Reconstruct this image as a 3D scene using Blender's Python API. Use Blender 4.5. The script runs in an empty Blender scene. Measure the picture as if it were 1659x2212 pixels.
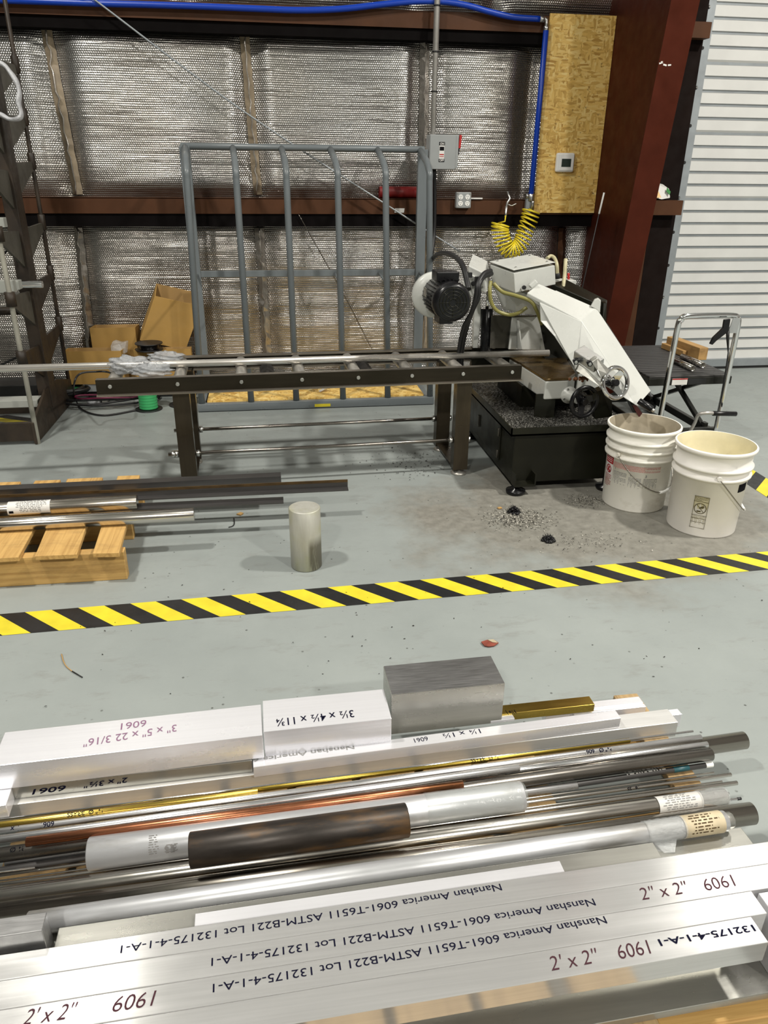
import bpy, bmesh, math, random
import numpy as np
from mathutils import Vector, Matrix

random.seed(7)
SC = bpy.context.scene
COL = SC.collection
V3 = lambda *a: np.array(a, float)

# ------------------------------------------------------------------ camera
CX, CY = 829.5, 1106.0
FPX, PITCH, ROLL, YAW, CAMH = 1611.3, 0.424357, -0.0095256, 0.1499886, 1.3473
_f = V3(math.sin(YAW)*math.cos(PITCH), math.cos(YAW)*math.cos(PITCH), -math.sin(PITCH))
_r0 = V3(math.cos(YAW), -math.sin(YAW), 0)
_d0 = np.cross(_f, _r0)
_r = _r0*math.cos(ROLL) + _d0*math.sin(ROLL)
_d = -_r0*math.sin(ROLL) + _d0*math.cos(ROLL)
CAM = V3(0, 0, CAMH)
cam = bpy.data.cameras.new('camera')
camo = bpy.data.objects.new('camera', cam)
COL.objects.link(camo)
cam.sensor_fit = 'VERTICAL'
cam.sensor_height = 36.0
cam.lens = 36.0*FPX/2212.0
cam.clip_start = 0.05
camo.matrix_world = Matrix(((_r[0], -_d[0], -_f[0], 0), (_r[1], -_d[1], -_f[1], 0), (_r[2], -_d[2], -_f[2], CAMH), (0, 0, 0, 1)))
SC.camera = camo

# ------------------------------------------------------------------ light and exposure
SC.view_settings.view_transform = 'Standard'
SC.view_settings.look = 'None'
SC.view_settings.exposure = 0.32
SC.view_settings.gamma = 1.0
SC.view_settings.use_curve_mapping = False
world = bpy.data.worlds.new('world')
SC.world = world
world.use_nodes = True
world.node_tree.nodes['Background'].inputs[0].default_value = (0.9, 0.95, 1.0, 1)
world.node_tree.nodes['Background'].inputs[1].default_value = 0.02
SC.cycles.max_bounces = 8
SC.cycles.glossy_bounces = 5
SC.cycles.diffuse_bounces = 4
SC.cycles.sample_clamp_indirect = 4.0


def lamp(x, y, z, sx, sy, power, col=(1.0, 0.96, 0.88)):
    l = bpy.data.lights.new('high_bay_lamp', 'AREA')
    l.shape = 'RECTANGLE'
    l.size, l.size_y = sx, sy
    l.energy = power
    l.color = col
    o = bpy.data.objects.new('high_bay_lamp', l)
    o.location = (x, y, z)
    COL.objects.link(o)
    return o


for (x, y, z, p) in ((-1.97, 1.60, 5.0, 140), (3.84, 1.64, 5.0, 235), (-1.68, 4.15, 4.9, 11), (3.75, 4.2, 4.9, 11),
                     (-1.97, -3.5, 5.0, 190), (3.84, -3.5, 5.0, 300)):
    lamp(x, y, z, 0.30, 0.30, p)

# ------------------------------------------------------------------ pixel helpers (photo frame 1659 x 2212 -> points in the room)


def ray(px, py):
    return _r*((px-CX)/FPX) + _d*((py-CY)/FPX) + _f


def G(px, py, z=0.0):            # the point at height z
    q = ray(px, py)
    return CAM + q*((z-CAMH)/q[2])


def W(px, py, y):                # the point at distance y towards the back wall
    q = ray(px, py)
    return CAM + q*(y/q[1])


def nrm(v):
    return v/np.linalg.norm(v)


# ------------------------------------------------------------------ mesh builder
ORG = {}


class MB:
    def __init__(s):
        s.v, s.f, s.sm, s.mi = [], [], [], []

    def add(s, vs, fs, smooth=False, mi=0):
        b = len(s.v)
        s.v += [np.array(p, float) for p in vs]
        for f in fs:
            s.f.append(tuple(i+b for i in f))
            s.sm.append(smooth)
            s.mi.append(mi)
        return s

    def hexa(s, p, ex, ey, ez, mi=0):
        p, ex, ey, ez = (np.array(a, float) for a in (p, ex, ey, ez))
        vs = [p, p+ex, p+ex+ey, p+ey, p+ez, p+ex+ez, p+ex+ey+ez, p+ey+ez]
        fs = [(0, 3, 2, 1), (4, 5, 6, 7), (0, 1, 5, 4), (1, 2, 6, 5), (2, 3, 7, 6), (3, 0, 4, 7)]
        if np.dot(np.cross(ex, ey), ez) < 0:
            fs = [f[::-1] for f in fs]
        return s.add(vs, fs, False, mi)

    def box(s, c, sx, sy, sz, ang=0.0, mi=0):
        ca, sa = math.cos(ang), math.sin(ang)
        ex, ey, ez = V3(ca, sa, 0)*sx, V3(-sa, ca, 0)*sy, V3(0, 0, sz)
        return s.hexa(np.array(c, float)-ex/2-ey/2-ez/2, ex, ey, ez, mi)

    def lohi(s, x0, x1, y0, y1, z0, z1, mi=0):
        return s.hexa((x0, y0, z0), (x1-x0, 0, 0), (0, y1-y0, 0), (0, 0, z1-z0), mi)

    def frame(s, ax):
        ax = nrm(np.array(ax, float))
        h = V3(0, 0, 1) if abs(ax[2]) < 0.9 else V3(1, 0, 0)
        u = nrm(np.cross(h, ax))
        return ax, u, np.cross(ax, u)

    def lathe(s, prof, c, axis=(0, 0, 1), n=32, mi=0, closed=False, smooth=True):
        # prof: (radius, height along the axis); r = 0 closes to a point
        c = np.array(c, float)
        ax, u, w = s.frame(axis)
        vs, rings = [], []
        for r, h in prof:
            if r < 1e-7:
                rings.append([len(vs)])
                vs.append(c+ax*h)
            else:
                rings.append(list(range(len(vs), len(vs)+n)))
                vs += [c+ax*h+(u*math.cos(2*math.pi*k/n)+w*math.sin(2*math.pi*k/n))*r for k in range(n)]
        b = len(s.v)
        s.v += vs
        m = len(prof)
        for i in range(m if closed else m-1):
            A, B = rings[i], rings[(i+1) % m]
            pa, pb = prof[i], prof[(i+1) % m]
            for k in range(n):
                k2 = (k+1) % n
                if len(A) == 1 and len(B) == 1:
                    continue
                if len(A) == 1:
                    f = (A[0], B[k2], B[k])
                elif len(B) == 1:
                    f = (A[k], A[k2], B[0])
                else:
                    f = (A[k], A[k2], B[k2], B[k])
                s.f.append(tuple(q+b for q in f))
                flat = abs(pa[1]-pb[1]) < 1e-6
                s.sm.append(smooth and not flat)
                s.mi.append(mi)
        return s

    def cyl(s, a, b, r, r2=None, n=24, hole=0.0, mi=0):
        a, b = np.array(a, float), np.array(b, float)
        L = np.linalg.norm(b-a)
        r2 = r if r2 is None else r2
        if hole:
            pr = [(r, 0), (r2, L), (hole, L), (hole, 0)]
            return s.lathe(pr, a, b-a, n, mi, closed=True)
        ch = min(r, r2)*0.06
        return s.lathe([(0, 0), (r-ch, 0), (r, ch), (r2, L-ch), (r2-ch, L), (0, L)], a, b-a, n, mi)

    def tube(s, pts, r, n=8, closed=False, mi=0, flat=1.0):
        P = [np.array(p, float) for p in pts]
        m = len(P)
        T = []
        for i in range(m):
            if closed:
                t = P[(i+1) % m]-P[i-1]
            else:
                t = P[min(i+1, m-1)]-P[max(i-1, 0)]
            T.append(nrm(t))
        _, u, w = s.frame(T[0])
        b = len(s.v)
        for i in range(m):
            u = nrm(u-T[i]*np.dot(u, T[i]))
            w = np.cross(T[i], u)
            rr = r[i] if hasattr(r, '__len__') else r
            for k in range(n):
                a = 2*math.pi*k/n
                s.v.append(P[i]+(u*math.cos(a)+w*math.sin(a)*flat)*rr)
        for i in range(m if closed else m-1):
            for k in range(n):
                k2 = (k+1) % n
                j = (i+1) % m
                s.f.append((b+i*n+k, b+i*n+k2, b+j*n+k2, b+j*n+k))
                s.sm.append(True)
                s.mi.append(mi)
        if not closed:
            for ring, rev in ((0, True), (m-1, False)):
                f = tuple(b+ring*n+k for k in range(n))
                s.f.append(f[::-1] if rev else f)
                s.sm.append(False)
                s.mi.append(mi)
        return s

    def prism(s, poly, vec, mi=0):
        poly = [np.array(p, float) for p in poly]
        vec = np.array(vec, float)
        nn = V3(0, 0, 0)
        for i in range(1, len(poly)-1):
            nn += np.cross(poly[i]-poly[0], poly[i+1]-poly[0])
        if np.dot(nn, vec) > 0:
            poly = poly[::-1]
        n = len(poly)
        vs = poly+[p+vec for p in poly]
        fs = [tuple(range(n)), tuple(range(2*n-1, n-1, -1))]
        fs += [(i, i+n, (i+1) % n+n, (i+1) % n) for i in range(n)]
        return s.add(vs, fs, False, mi)

    def ball(s, c, r, sc=(1, 1, 1), n=16, m=10, mi=0):
        c = np.array(c, float)
        b = len(s.v)
        vs = [c+V3(0, 0, r*sc[2])]
        for i in range(1, m):
            t = math.pi*i/m
            for k in range(n):
                a = 2*math.pi*k/n
                vs.append(c+V3(math.sin(t)*math.cos(a)*sc[0], math.sin(t)*math.sin(a)*sc[1], math.cos(t)*sc[2])*r)
        vs.append(c-V3(0, 0, r*sc[2]))
        fs = [(0, 1+k, 1+(k+1) % n) for k in range(n)]
        for i in range(m-2):
            fs += [(1+i*n+k, 1+(i+1)*n+k, 1+(i+1)*n+(k+1) % n, 1+i*n+(k+1) % n) for k in range(n)]
        e = 1+(m-2)*n
        fs += [(len(vs)-1, e+(k+1) % n, e+k) for k in range(n)]
        return s.add(vs, fs, True, mi)

    def build(s, name, mats, parent=None, bevel=0.0, grain=None, origin=None, seg=2):
        A = np.array(s.v)
        if parent is not None:
            o0 = ORG[parent.name]
        elif origin is not None:
            o0 = np.array(origin, float)
        else:
            lo, hi = A.min(0), A.max(0)
            o0 = V3((lo[0]+hi[0])/2, (lo[1]+hi[1])/2, lo[2])
        me = bpy.data.meshes.new(name)
        me.from_pydata([tuple(p-o0) for p in A], [], s.f)
        if not isinstance(mats, (list, tuple)):
            mats = [mats]
        for m in mats:
            me.materials.append(m)
        for p, q, i in zip(me.polygons, s.sm, s.mi):
            p.use_smooth = q
            p.material_index = i
        if bevel:
            bm = bmesh.new()
            bm.from_mesh(me)
            es = [e for e in bm.edges if len(e.link_faces) == 2 and e.calc_face_angle(0) > 0.6]
            bmesh.ops.bevel(bm, geom=es, offset=bevel, segments=seg, affect='EDGES', profile=0.5, clamp_overlap=True)
            bm.to_mesh(me)
            bm.free()
        if grain is None and any(m.name in ('mill_aluminium', 'mill_aluminium_bright', 'dull_aluminium') for m in mats):
            grain = (1, 0.1, 0.05)
        if grain is not None:
            # uv with u across the grain, so brushed metal smears its highlights sideways
            g = nrm(np.array(grain, float))
            uv = me.uv_layers.new(name='grain')
            for p in me.polygons:
                nv = np.array(p.normal)
                t = np.cross(nv, g)
                if np.linalg.norm(t) < 0.2:
                    t = np.cross(nv, V3(0.3, 0.2, 1))
                t = nrm(t)
                for li in p.loop_indices:
                    q = np.array(me.vertices[me.loops[li].vertex_index].co)
                    uv.data[li].uv = (float(q@t)*10, float(q@g)*10)
        me.update()
        ob = bpy.data.objects.new(name, me)
        COL.objects.link(ob)
        if parent is not None:
            ob.parent = parent
            ORG[ob.name] = o0
        else:
            ob.location = tuple(o0)
            ORG[ob.name] = o0
        return ob


def tag(o, label=None, cat=None, group=None, kind=None):
    if label:
        o['label'] = label
    if cat:
        o['category'] = cat
    if group:
        o['group'] = group
    if kind:
        o['kind'] = kind
    return o


def thing(name, base, label, cat, group=None):
    o = bpy.data.objects.new(name, None)
    o.empty_display_size = 0.05
    o.location = tuple(base)
    COL.objects.link(o)
    ORG[o.name] = np.array(base, float)
    return tag(o, label, cat, group)


def text(body, size, mat, parent, name, o, xd, yd, lift=0.0006, bold=0.0, shear=0.0, align='LEFT', sp=1.0):
    cu = bpy.data.curves.new(name, 'FONT')
    cu.body = body
    cu.size = size
    cu.offset = bold
    cu.shear = shear
    cu.align_x = align
    cu.space_character = sp
    cu.resolution_u = 3
    ob = bpy.data.objects.new(name, cu)
    COL.objects.link(ob)
    me = bpy.data.meshes.new_from_object(ob)
    COL.objects.unlink(ob)
    bpy.data.objects.remove(ob)
    o, xd, yd = np.array(o, float), nrm(np.array(xd, float)), nrm(np.array(yd, float))
    n = np.cross(xd, yd)
    base = ORG[parent.name]
    for v in me.vertices:
        v.co = Vector(tuple(o+xd*v.co.x+yd*v.co.y+n*lift-base))
    me.materials.clear()
    me.materials.append(mat)
    ob = bpy.data.objects.new(name, me)
    COL.objects.link(ob)
    ob.parent = parent
    ORG[ob.name] = base
    return ob


# ------------------------------------------------------------------ materials
class NT:
    def __init__(s, name):
        s.m = bpy.data.materials.new(name)
        s.m.use_nodes = True
        s.t = s.m.node_tree
        s.b = s.t.nodes['Principled BSDF']
        s.co = None

    def n(s, typ, **kw):
        nd = s.t.nodes.new(typ)
        for k, v in kw.items():
            setattr(nd, k, v)
        return nd

    def l(s, a, b):
        s.t.links.new(a, b)

    def coord(s, sc=(1, 1, 1), kind='Object', rot=(0, 0, 0), loc=(0, 0, 0)):
        if s.co is None:
            s.co = s.n('ShaderNodeTexCoord')
        mp = s.n('ShaderNodeMapping')
        mp.inputs['Scale'].default_value = sc
        mp.inputs['Rotation'].default_value = rot
        mp.inputs['Location'].default_value = loc
        s.l(s.co.outputs[kind], mp.inputs['Vector'])
        return mp.outputs['Vector']

    def noise(s, vec, scale, detail=4, rough=0.55, dist=0.0):
        nd = s.n('ShaderNodeTexNoise')
        nd.inputs['Scale'].default_value = scale
        nd.inputs['Detail'].default_value = detail
        nd.inputs['Roughness'].default_value = rough
        nd.inputs['Distortion'].default_value = dist
        s.l(vec, nd.inputs['Vector'])
        return nd.outputs['Fac']

    def ramp(s, fac, stops, interp='LINEAR'):
        nd = s.n('ShaderNodeValToRGB')
        nd.color_ramp.interpolation = interp
        el = nd.color_ramp.elements
        while len(el) < len(stops):
            el.new(0.5)
        for e, (p, c) in zip(el, stops):
            e.position = p
            e.color = (c, c, c, 1) if not hasattr(c, '__len__') else (*c, 1)
        s.l(fac, nd.inputs['Fac'])
        return nd.outputs['Color']

    def mix(s, fac, a, b, mode='MIX'):
        nd = s.n('ShaderNodeMix', data_type='RGBA', blend_type=mode)
        for sock, v in ((nd.inputs[0], fac), (nd.inputs[6], a), (nd.inputs[7], b)):
            if isinstance(v, (int, float)):
                sock.default_value = v
            elif isinstance(v, tuple):
                sock.default_value = (*v, 1)
            else:
                s.l(v, sock)
        return nd.outputs[2]

    def math(s, op, a, b=None, c=None):
        nd = s.n('ShaderNodeMath', operation=op)
        for i, v in enumerate((a, b, c)):
            if v is None:
                continue
            if isinstance(v, (int, float)):
                nd.inputs[i].default_value = v
            else:
                s.l(v, nd.inputs[i])
        return nd.outputs[0]

    def bump(s, h, dist=0.002, strength=1.0, nrm_in=None):
        nd = s.n('ShaderNodeBump')
        nd.inputs['Strength'].default_value = strength
        nd.inputs['Distance'].default_value = dist
        s.l(h, nd.inputs['Height'])
        if nrm_in is not None:
            s.l(nrm_in, nd.inputs['Normal'])
        s.l(nd.outputs['Normal'], s.b.inputs['Normal'])
        return nd.outputs['Normal']

    def set(s, **kw):
        nm = {'col': 'Base Color', 'rough': 'Roughness', 'metal': 'Metallic', 'spec': 'Specular IOR Level', 'aniso': 'Anisotropic',
              'trans': 'Transmission Weight', 'coat': 'Coat Weight', 'alpha': 'Alpha', 'coatr': 'Coat Roughness', 'ior': 'IOR'}
        for k, v in kw.items():
            sock = s.b.inputs[nm[k]]
            if isinstance(v, tuple):
                sock.default_value = (*v, 1)
            elif isinstance(v, (int, float)):
                sock.default_value = v
            else:
                s.l(v, sock)
        return s


def paint(name, col, rough=0.45, var=0.12, scale=6.0, metal=0.0, spec=0.5, bump=0.0):
    m = NT(name)
    v = m.coord()
    f = m.noise(v, scale, 5)
    d = tuple(c*(1-var) for c in col)
    e = tuple(min(1, c*(1+var)) for c in col)
    m.set(col=m.ramp(f, [(0.3, d), (0.7, e)]), rough=m.ramp(m.noise(v, scale*2.3, 3), [(0.3, rough*0.8), (0.7, min(1, rough*1.2))]), metal=metal, spec=spec)
    if bump:
        m.bump(m.noise(v, 180, 2), bump)
    return m.m


def metalm(name, col, rough=0.3, aniso=0.0, var=0.15, grain=(3, 90, 90), stain=None, dull=0.0, st=(0.55, 0.72)):
    m = NT(name)
    g = m.noise(m.coord(grain), 1.0, 4, 0.6)
    w = m.noise(m.coord((4, 14, 14)), 1.0, 5, 0.6)
    base = m.ramp(g, [(0.25, tuple(c*(1-var) for c in col)), (0.75, tuple(min(1, c*(1+var*0.5)) for c in col))])
    if stain:
        base = m.mix(m.ramp(w, [(st[0], 0.0), (st[1], 1.0)]), base, stain)
    m.set(col=base, metal=1.0-dull, rough=m.ramp(w, [(0.3, rough*0.75), (0.75, min(1, rough*1.35))]))
    if aniso:
        m.set(aniso=aniso)
        t = m.n('ShaderNodeTangent', direction_type='UV_MAP', uv_map='grain')
        m.l(t.outputs[0], m.b.inputs['Tangent'])
    m.bump(g, 0.0004, 0.25)
    return m.m


def flat(name, col, rough=0.6, metal=0.0):
    m = NT(name)
    m.set(col=col, rough=rough, metal=metal)
    return m.m


def wood(name, a, b, grain=(2, 60, 60), dirt=0.5):
    m = NT(name)
    g = m.noise(m.coord(grain), 1.0, 6, 0.65, 0.6)
    base = m.ramp(g, [(0.25, a), (0.55, b), (0.8, tuple(min(1, c*1.15) for c in b))])
    d = m.noise(m.coord((3, 9, 9)), 1.0, 6, 0.7)
    base = m.mix(m.ramp(d, [(0.52, 0.0), (0.75, dirt)]), base, (0.10, 0.055, 0.02))
    m.set(col=base, rough=0.7)
    m.bump(g, 0.0012, 0.5)
    return m.m


def floor_mat():
    m = NT('painted_concrete')
    v = m.coord()
    n1 = m.noise(v, 1.6, 6, 0.6)
    n2 = m.noise(v, 22, 6, 0.7)
    paintc = m.ramp(n1, [(0.3, (0.25, 0.275, 0.268)), (0.7, (0.305, 0.332, 0.322))])
    # scuffs
    sc = m.noise(m.coord((5, 14, 5), rot=(0, 0, 0.4)), 1.0, 8, 0.75)
    paintc = m.mix(m.ramp(sc, [(0.545, 0.0), (0.70, 0.55)]), paintc, (0.20, 0.20, 0.185))
    # worn, oil-stained bare concrete around the saw
    conc = m.ramp(n2, [(0.3, (0.16, 0.152, 0.130)), (0.7, (0.265, 0.255, 0.222))])
    sep = m.n('ShaderNodeSeparateXYZ')
    m.l(v, sep.inputs[0])
    dx = m.math('MULTIPLY', m.math('SUBTRACT', sep.outputs[0], 1.45), 0.95)
    dy = m.math('MULTIPLY', m.math('SUBTRACT', sep.outputs[1], 2.85), 1.25)
    dist = m.math('SQRT', m.math('ADD', m.math('MULTIPLY', dx, dx), m.math('MULTIPLY', dy, dy)))
    dist = m.math('ADD', dist, m.math('MULTIPLY', m.math('SUBTRACT', m.noise(v, 2.6, 6, 0.65), 0.5), 1.3))
    mask = m.ramp(dist, [(0.60, 0.95), (1.02, 0.0)])
    c = m.mix(mask, paintc, conc)
    # fine dark specks
    vo = m.n('ShaderNodeTexVoronoi', feature='F1')
    vo.inputs['Scale'].default_value = 26
    m.l(v, vo.inputs['Vector'])
    gate = m.ramp(m.noise(v, 9, 3), [(0.52, 0.0), (0.6, 1.0)])
    sp = m.math('MULTIPLY', m.ramp(vo.outputs['Distance'], [(0.07, 1.0), (0.12, 0.0)]), gate)
    c = m.mix(m.math('MULTIPLY', sp, 0.8), c, (0.05, 0.05, 0.045))
    m.set(col=c, rough=m.ramp(n2, [(0.3, 0.42), (0.7, 0.62)]), spec=0.35)
    m.bump(n2, 0.0015, 0.35)
    return m.m


def foil_mat():
    m = NT('bubble_foil')
    v = m.coord()
    sep = m.n('ShaderNodeSeparateXYZ')
    m.l(v, sep.inputs[0])
    px, pz = 0.0130, 0.0120
    wob = m.math('MULTIPLY', m.math('SUBTRACT', m.noise(v, 3.0, 3), 0.5), 0.006)
    zz = m.math('DIVIDE', m.math('ADD', sep.outputs[2], wob), pz)
    row = m.math('FLOOR', zz)
    fz = m.math('SUBTRACT', m.math('FRACT', zz), 0.5)
    off = m.math('MULTIPLY', m.math('MODULO', row, 2.0), 0.5)
    xx = m.math('ADD', m.math('DIVIDE', sep.outputs[0], px), off)
    fx = m.math('SUBTRACT', m.math('FRACT', xx), 0.5)
    d2 = m.math('ADD', m.math('MULTIPLY', fx, fx), m.math('MULTIPLY', fz, fz))
    h = m.math('MULTIPLY', m.math('SQRT', m.math('MAXIMUM', m.math('SUBTRACT', 0.26, d2), 0.0)), 0.75)
    # long creases between the rows
    h2 = m.math('MULTIPLY', m.math('ABSOLUTE', fz), -0.5)
    hh = m.math('ADD', h, h2)
    # every row of bubbles leans a little its own way, in long uneven stretches
    cmb = m.n('ShaderNodeCombineXYZ')
    m.l(m.math('MULTIPLY', sep.outputs[0], 2.2), cmb.inputs[0])
    m.l(m.math('MULTIPLY', row, 7.31), cmb.inputs[1])
    lean = m.math('SUBTRACT', m.noise(cmb.outputs[0], 1.0, 2), 0.5)
    hh = m.math('ADD', hh, m.math('MULTIPLY', m.math('MULTIPLY', lean, fz), 3.2))
    big = m.noise(m.coord((2.2, 1, 5)), 1.0, 5, 0.6)
    nb = m.n('ShaderNodeBump')
    nb.inputs['Distance'].default_value = 0.05
    nb.inputs['Strength'].default_value = 0.16
    m.l(big, nb.inputs['Height'])
    m.bump(hh, 0.0058, 0.6, nb.outputs['Normal'])
    tone = m.noise(m.coord((0.9, 1, 0.6)), 1.0, 3)
    c = m.ramp(tone, [(0.35, (0.42, 0.385, 0.345)), (0.65, (0.455, 0.45, 0.445))])
    # darker valley between rows
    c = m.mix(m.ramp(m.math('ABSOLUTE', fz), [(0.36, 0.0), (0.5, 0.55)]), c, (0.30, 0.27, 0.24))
    m.set(col=c, metal=0.9, rough=0.21)
    return m.m


def osb_mat():
    m = NT('strand_board')
    base = None
    for i, (rot, s, seed) in enumerate(((0.3, 1, 0), (1.25, 1, 3.7), (-0.8, 1, 7.1), (2.2, 1, 11))):
        vo = m.n('ShaderNodeTexVoronoi', feature='F1')
        vo.inputs['Scale'].default_value = 1.0
        m.l(m.coord((20, 20, 84) if i % 2 else (78, 78, 19), rot=(0, rot, rot), loc=(seed, seed, seed)), vo.inputs['Vector'])
        col = m.ramp(vo.outputs['Color'], [(0.1, (0.52, 0.29, 0.06)), (0.5, (0.86, 0.56, 0.15)), (0.9, (0.96, 0.72, 0.28))])
        if base is None:
            base = col
        else:
            base = m.mix(m.ramp(m.noise(m.coord((1, 1, 1), loc=(seed, 0, 0)), 14, 3), [(0.48, 0.0), (0.51, 1.0)]), base, col)
    dk = m.ramp(m.noise(m.coord((1, 1, 1)), 30, 4, 0.7), [(0.63, 0.0), (0.7, 0.8)])
    base = m.mix(dk, base, (0.15, 0.07, 0.02))
    m.set(col=base, rough=0.6)
    m.bump(m.noise(m.coord(), 40, 4), 0.002, 0.5)
    return m.m


M = {}
M['floor'] = floor_mat()
M['foil'] = foil_mat()
M['osb'] = osb_mat()
M['primer'] = paint('red_oxide_primer', (0.085, 0.019, 0.010), 0.5, 0.2, 5, metal=0.6, spec=0.15)
M['primer_girt'] = paint('brown_primer', (0.074, 0.030, 0.013), 0.55, 0.2, 5, spec=0.2)
M['tape_tan'] = paint('tan_seam_tape', (0.30, 0.24, 0.165), 0.5, 0.3, 12)
M['foil_tape'] = metalm('foil_tape', (0.62, 0.58, 0.53), 0.28, 0, 0.35, (60, 60, 8), dull=0.1)
M['ceiling'] = paint('white_vinyl_insulation', (0.58, 0.58, 0.57), 0.6, 0.06, 2)
M['wallp'] = paint('grey_sheet_wall', (0.20, 0.19, 0.18), 0.6, 0.1, 2)
M['whitewall'] = paint('white_wall_insulation', (0.80, 0.80, 0.82), 0.6, 0.05, 2)
M['galv'] = metalm('galvanised_steel', (0.36, 0.39, 0.41), 0.5, 0, 0.12, (12, 12, 12), dull=0.45)
M['door'] = paint('white_door_curtain', (0.70, 0.70, 0.68), 0.4, 0.05, 4)
M['door_groove'] = paint('door_groove', (0.34, 0.33, 0.31), 0.5, 0.1, 4)
M['girt_shade'] = paint('girt_shadow_black', (0.006, 0.005, 0.005), 0.9, 0.1, 5, spec=0.05)  # black of the shadow bands built under the girts
M['shaded_post'] = paint('shaded_channel_colour', (0.010, 0.006, 0.005), 0.8, 0.2, 5, spec=0.1)  # channel colour with the shade beside the door jamb painted in
M['darkwall'] = paint('dark_side_wall', (0.06, 0.055, 0.05), 0.7, 0.1, 2)
M['blackhole'] = flat('black_rubber', (0.01, 0.01, 0.01), 0.6)
M['bolt'] = metalm('zinc_bolt', (0.62, 0.62, 0.60), 0.3)
M['rack'] = paint('grey_blue_rack_paint', (0.155, 0.175, 0.185), 0.33, 0.06, 6)
M['conduit'] = metalm('galvanised_conduit', (0.50, 0.48, 0.45), 0.38, 0, 0.1, dull=0.3)
M['enclosure'] = paint('light_grey_enclosure', (0.30, 0.315, 0.315), 0.45, 0.04, 6)
M['cable'] = flat('black_cable', (0.012, 0.012, 0.013), 0.45)
M['blue'] = flat('blue_air_hose', (0.002, 0.045, 0.42), 0.32)
M['yellow_hose'] = flat('yellow_coil_hose', (0.78, 0.63, 0.03), 0.35)
M['white_pl'] = paint('white_plastic', (0.86, 0.86, 0.83), 0.38, 0.03, 6)
M['lcd'] = flat('grey_green_display', (0.035, 0.05, 0.042), 0.2)
M['red'] = flat('red_paint', (0.42, 0.012, 0.012), 0.4)
M['redroll'] = paint('dark_red_sleeve', (0.20, 0.008, 0.008), 0.5, 0.2, 8)
M['white'] = flat('white_paper', (0.72, 0.71, 0.68), 0.6)
M['black'] = paint('black_ink', (0.008, 0.008, 0.010), 0.8, 0.05, 5, spec=0.05)
M['ink_navy'] = paint('navy_stencil_ink', (0.008, 0.008, 0.022), 0.85, 0.05, 5, spec=0.03)
M['ink_purple'] = paint('faded_purple_marker', (0.25, 0.14, 0.22), 0.85, 0.05, 5, spec=0.05)
M['ink_brown'] = paint('brown_black_marker', (0.065, 0.028, 0.036), 0.85, 0.05, 5, spec=0.03)
M['steel'] = metalm('stainless_steel', (0.66, 0.63, 0.58), 0.19, 0, 0.12, (2, 110, 110))
M['steel2'] = metalm('stainless_steel_warm', (0.52, 0.48, 0.42), 0.21, 0, 0.14, (2, 110, 110))
M['chrome'] = metalm('chrome', (0.78, 0.78, 0.78), 0.07, 0, 0.03)
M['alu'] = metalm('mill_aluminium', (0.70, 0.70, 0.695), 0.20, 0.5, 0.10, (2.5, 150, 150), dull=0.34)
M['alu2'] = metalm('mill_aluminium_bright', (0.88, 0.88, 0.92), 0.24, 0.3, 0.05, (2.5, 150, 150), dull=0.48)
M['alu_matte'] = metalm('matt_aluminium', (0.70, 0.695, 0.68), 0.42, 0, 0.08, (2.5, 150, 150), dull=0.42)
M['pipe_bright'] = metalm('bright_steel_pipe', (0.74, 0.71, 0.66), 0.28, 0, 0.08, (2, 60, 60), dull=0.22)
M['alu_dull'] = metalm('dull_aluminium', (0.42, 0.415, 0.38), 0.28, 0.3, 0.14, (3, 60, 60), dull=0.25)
M['alu_rod'] = metalm('aluminium_rod', (0.80, 0.80, 0.81), 0.28, 0, 0.10, (2.5, 120, 120))
M['alu_tube'] = metalm('scuffed_aluminium_tube', (0.66, 0.67, 0.69), 0.34, 0, 0.15, (4, 40, 40), stain=(0.36, 0.35, 0.33), dull=0.35)
M['alu_cut'] = metalm('saw_cut_aluminium', (0.34, 0.34, 0.34), 0.42, 0, 0.35, (18, 240, 18), dull=0.1)
M['darksteel'] = metalm('dark_mill_scale', (0.042, 0.035, 0.030), 0.42, 0, 0.6, (9, 40, 40), stain=(0.15, 0.08, 0.028), dull=0.5, st=(0.50, 0.66))
M['steelgrey'] = metalm('grey_steel_rod', (0.27, 0.25, 0.225), 0.24, 0, 0.25, (2.5, 100, 100))
M['hrsteel'] = metalm('hot_rolled_steel', (0.115, 0.11, 0.108), 0.38, 0, 0.3, (3, 50, 50), dull=0.25)
M['rust'] = metalm('rusty_edge', (0.10, 0.06, 0.022), 0.6, 0, 0.5, (20, 60, 60), dull=0.5)
M['brass'] = metalm('brass', (0.62, 0.45, 0.10), 0.25, 0, 0.18, (2.5, 90, 90))
M['brass_dull'] = metalm('tarnished_brass', (0.40, 0.29, 0.055), 0.32, 0, 0.2, (2.5, 90, 90))
M['copper'] = metalm('copper', (0.62, 0.25, 0.13), 0.28, 0, 0.6, (7, 70, 70), stain=(0.12, 0.05, 0.022), st=(0.50, 0.64))
M['pallet'] = wood('pallet_pine', (0.36, 0.19, 0.048), (0.58, 0.36, 0.12))
M['skid'] = wood('weathered_skid_wood', (0.22, 0.14, 0.065), (0.42, 0.29, 0.14), (60, 2, 60))
M['pallet_y'] = wood('pallet_pine_along_depth', (0.36, 0.19, 0.05), (0.60, 0.37, 0.125), (60, 2, 60))
M['oak'] = wood('timber_offcut', (0.26, 0.14, 0.045), (0.42, 0.25, 0.09), (30, 3, 30))
M['card'] = paint('cardboard', (0.40, 0.235, 0.062), 0.75, 0.1, 5)
M['card_in'] = paint('cardboard_light', (0.46, 0.28, 0.10), 0.75, 0.1, 5)
M['sawwhite'] = paint('saw_cream_paint', (0.56, 0.57, 0.54), 0.3, 0.05, 6, spec=0.5)
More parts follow.
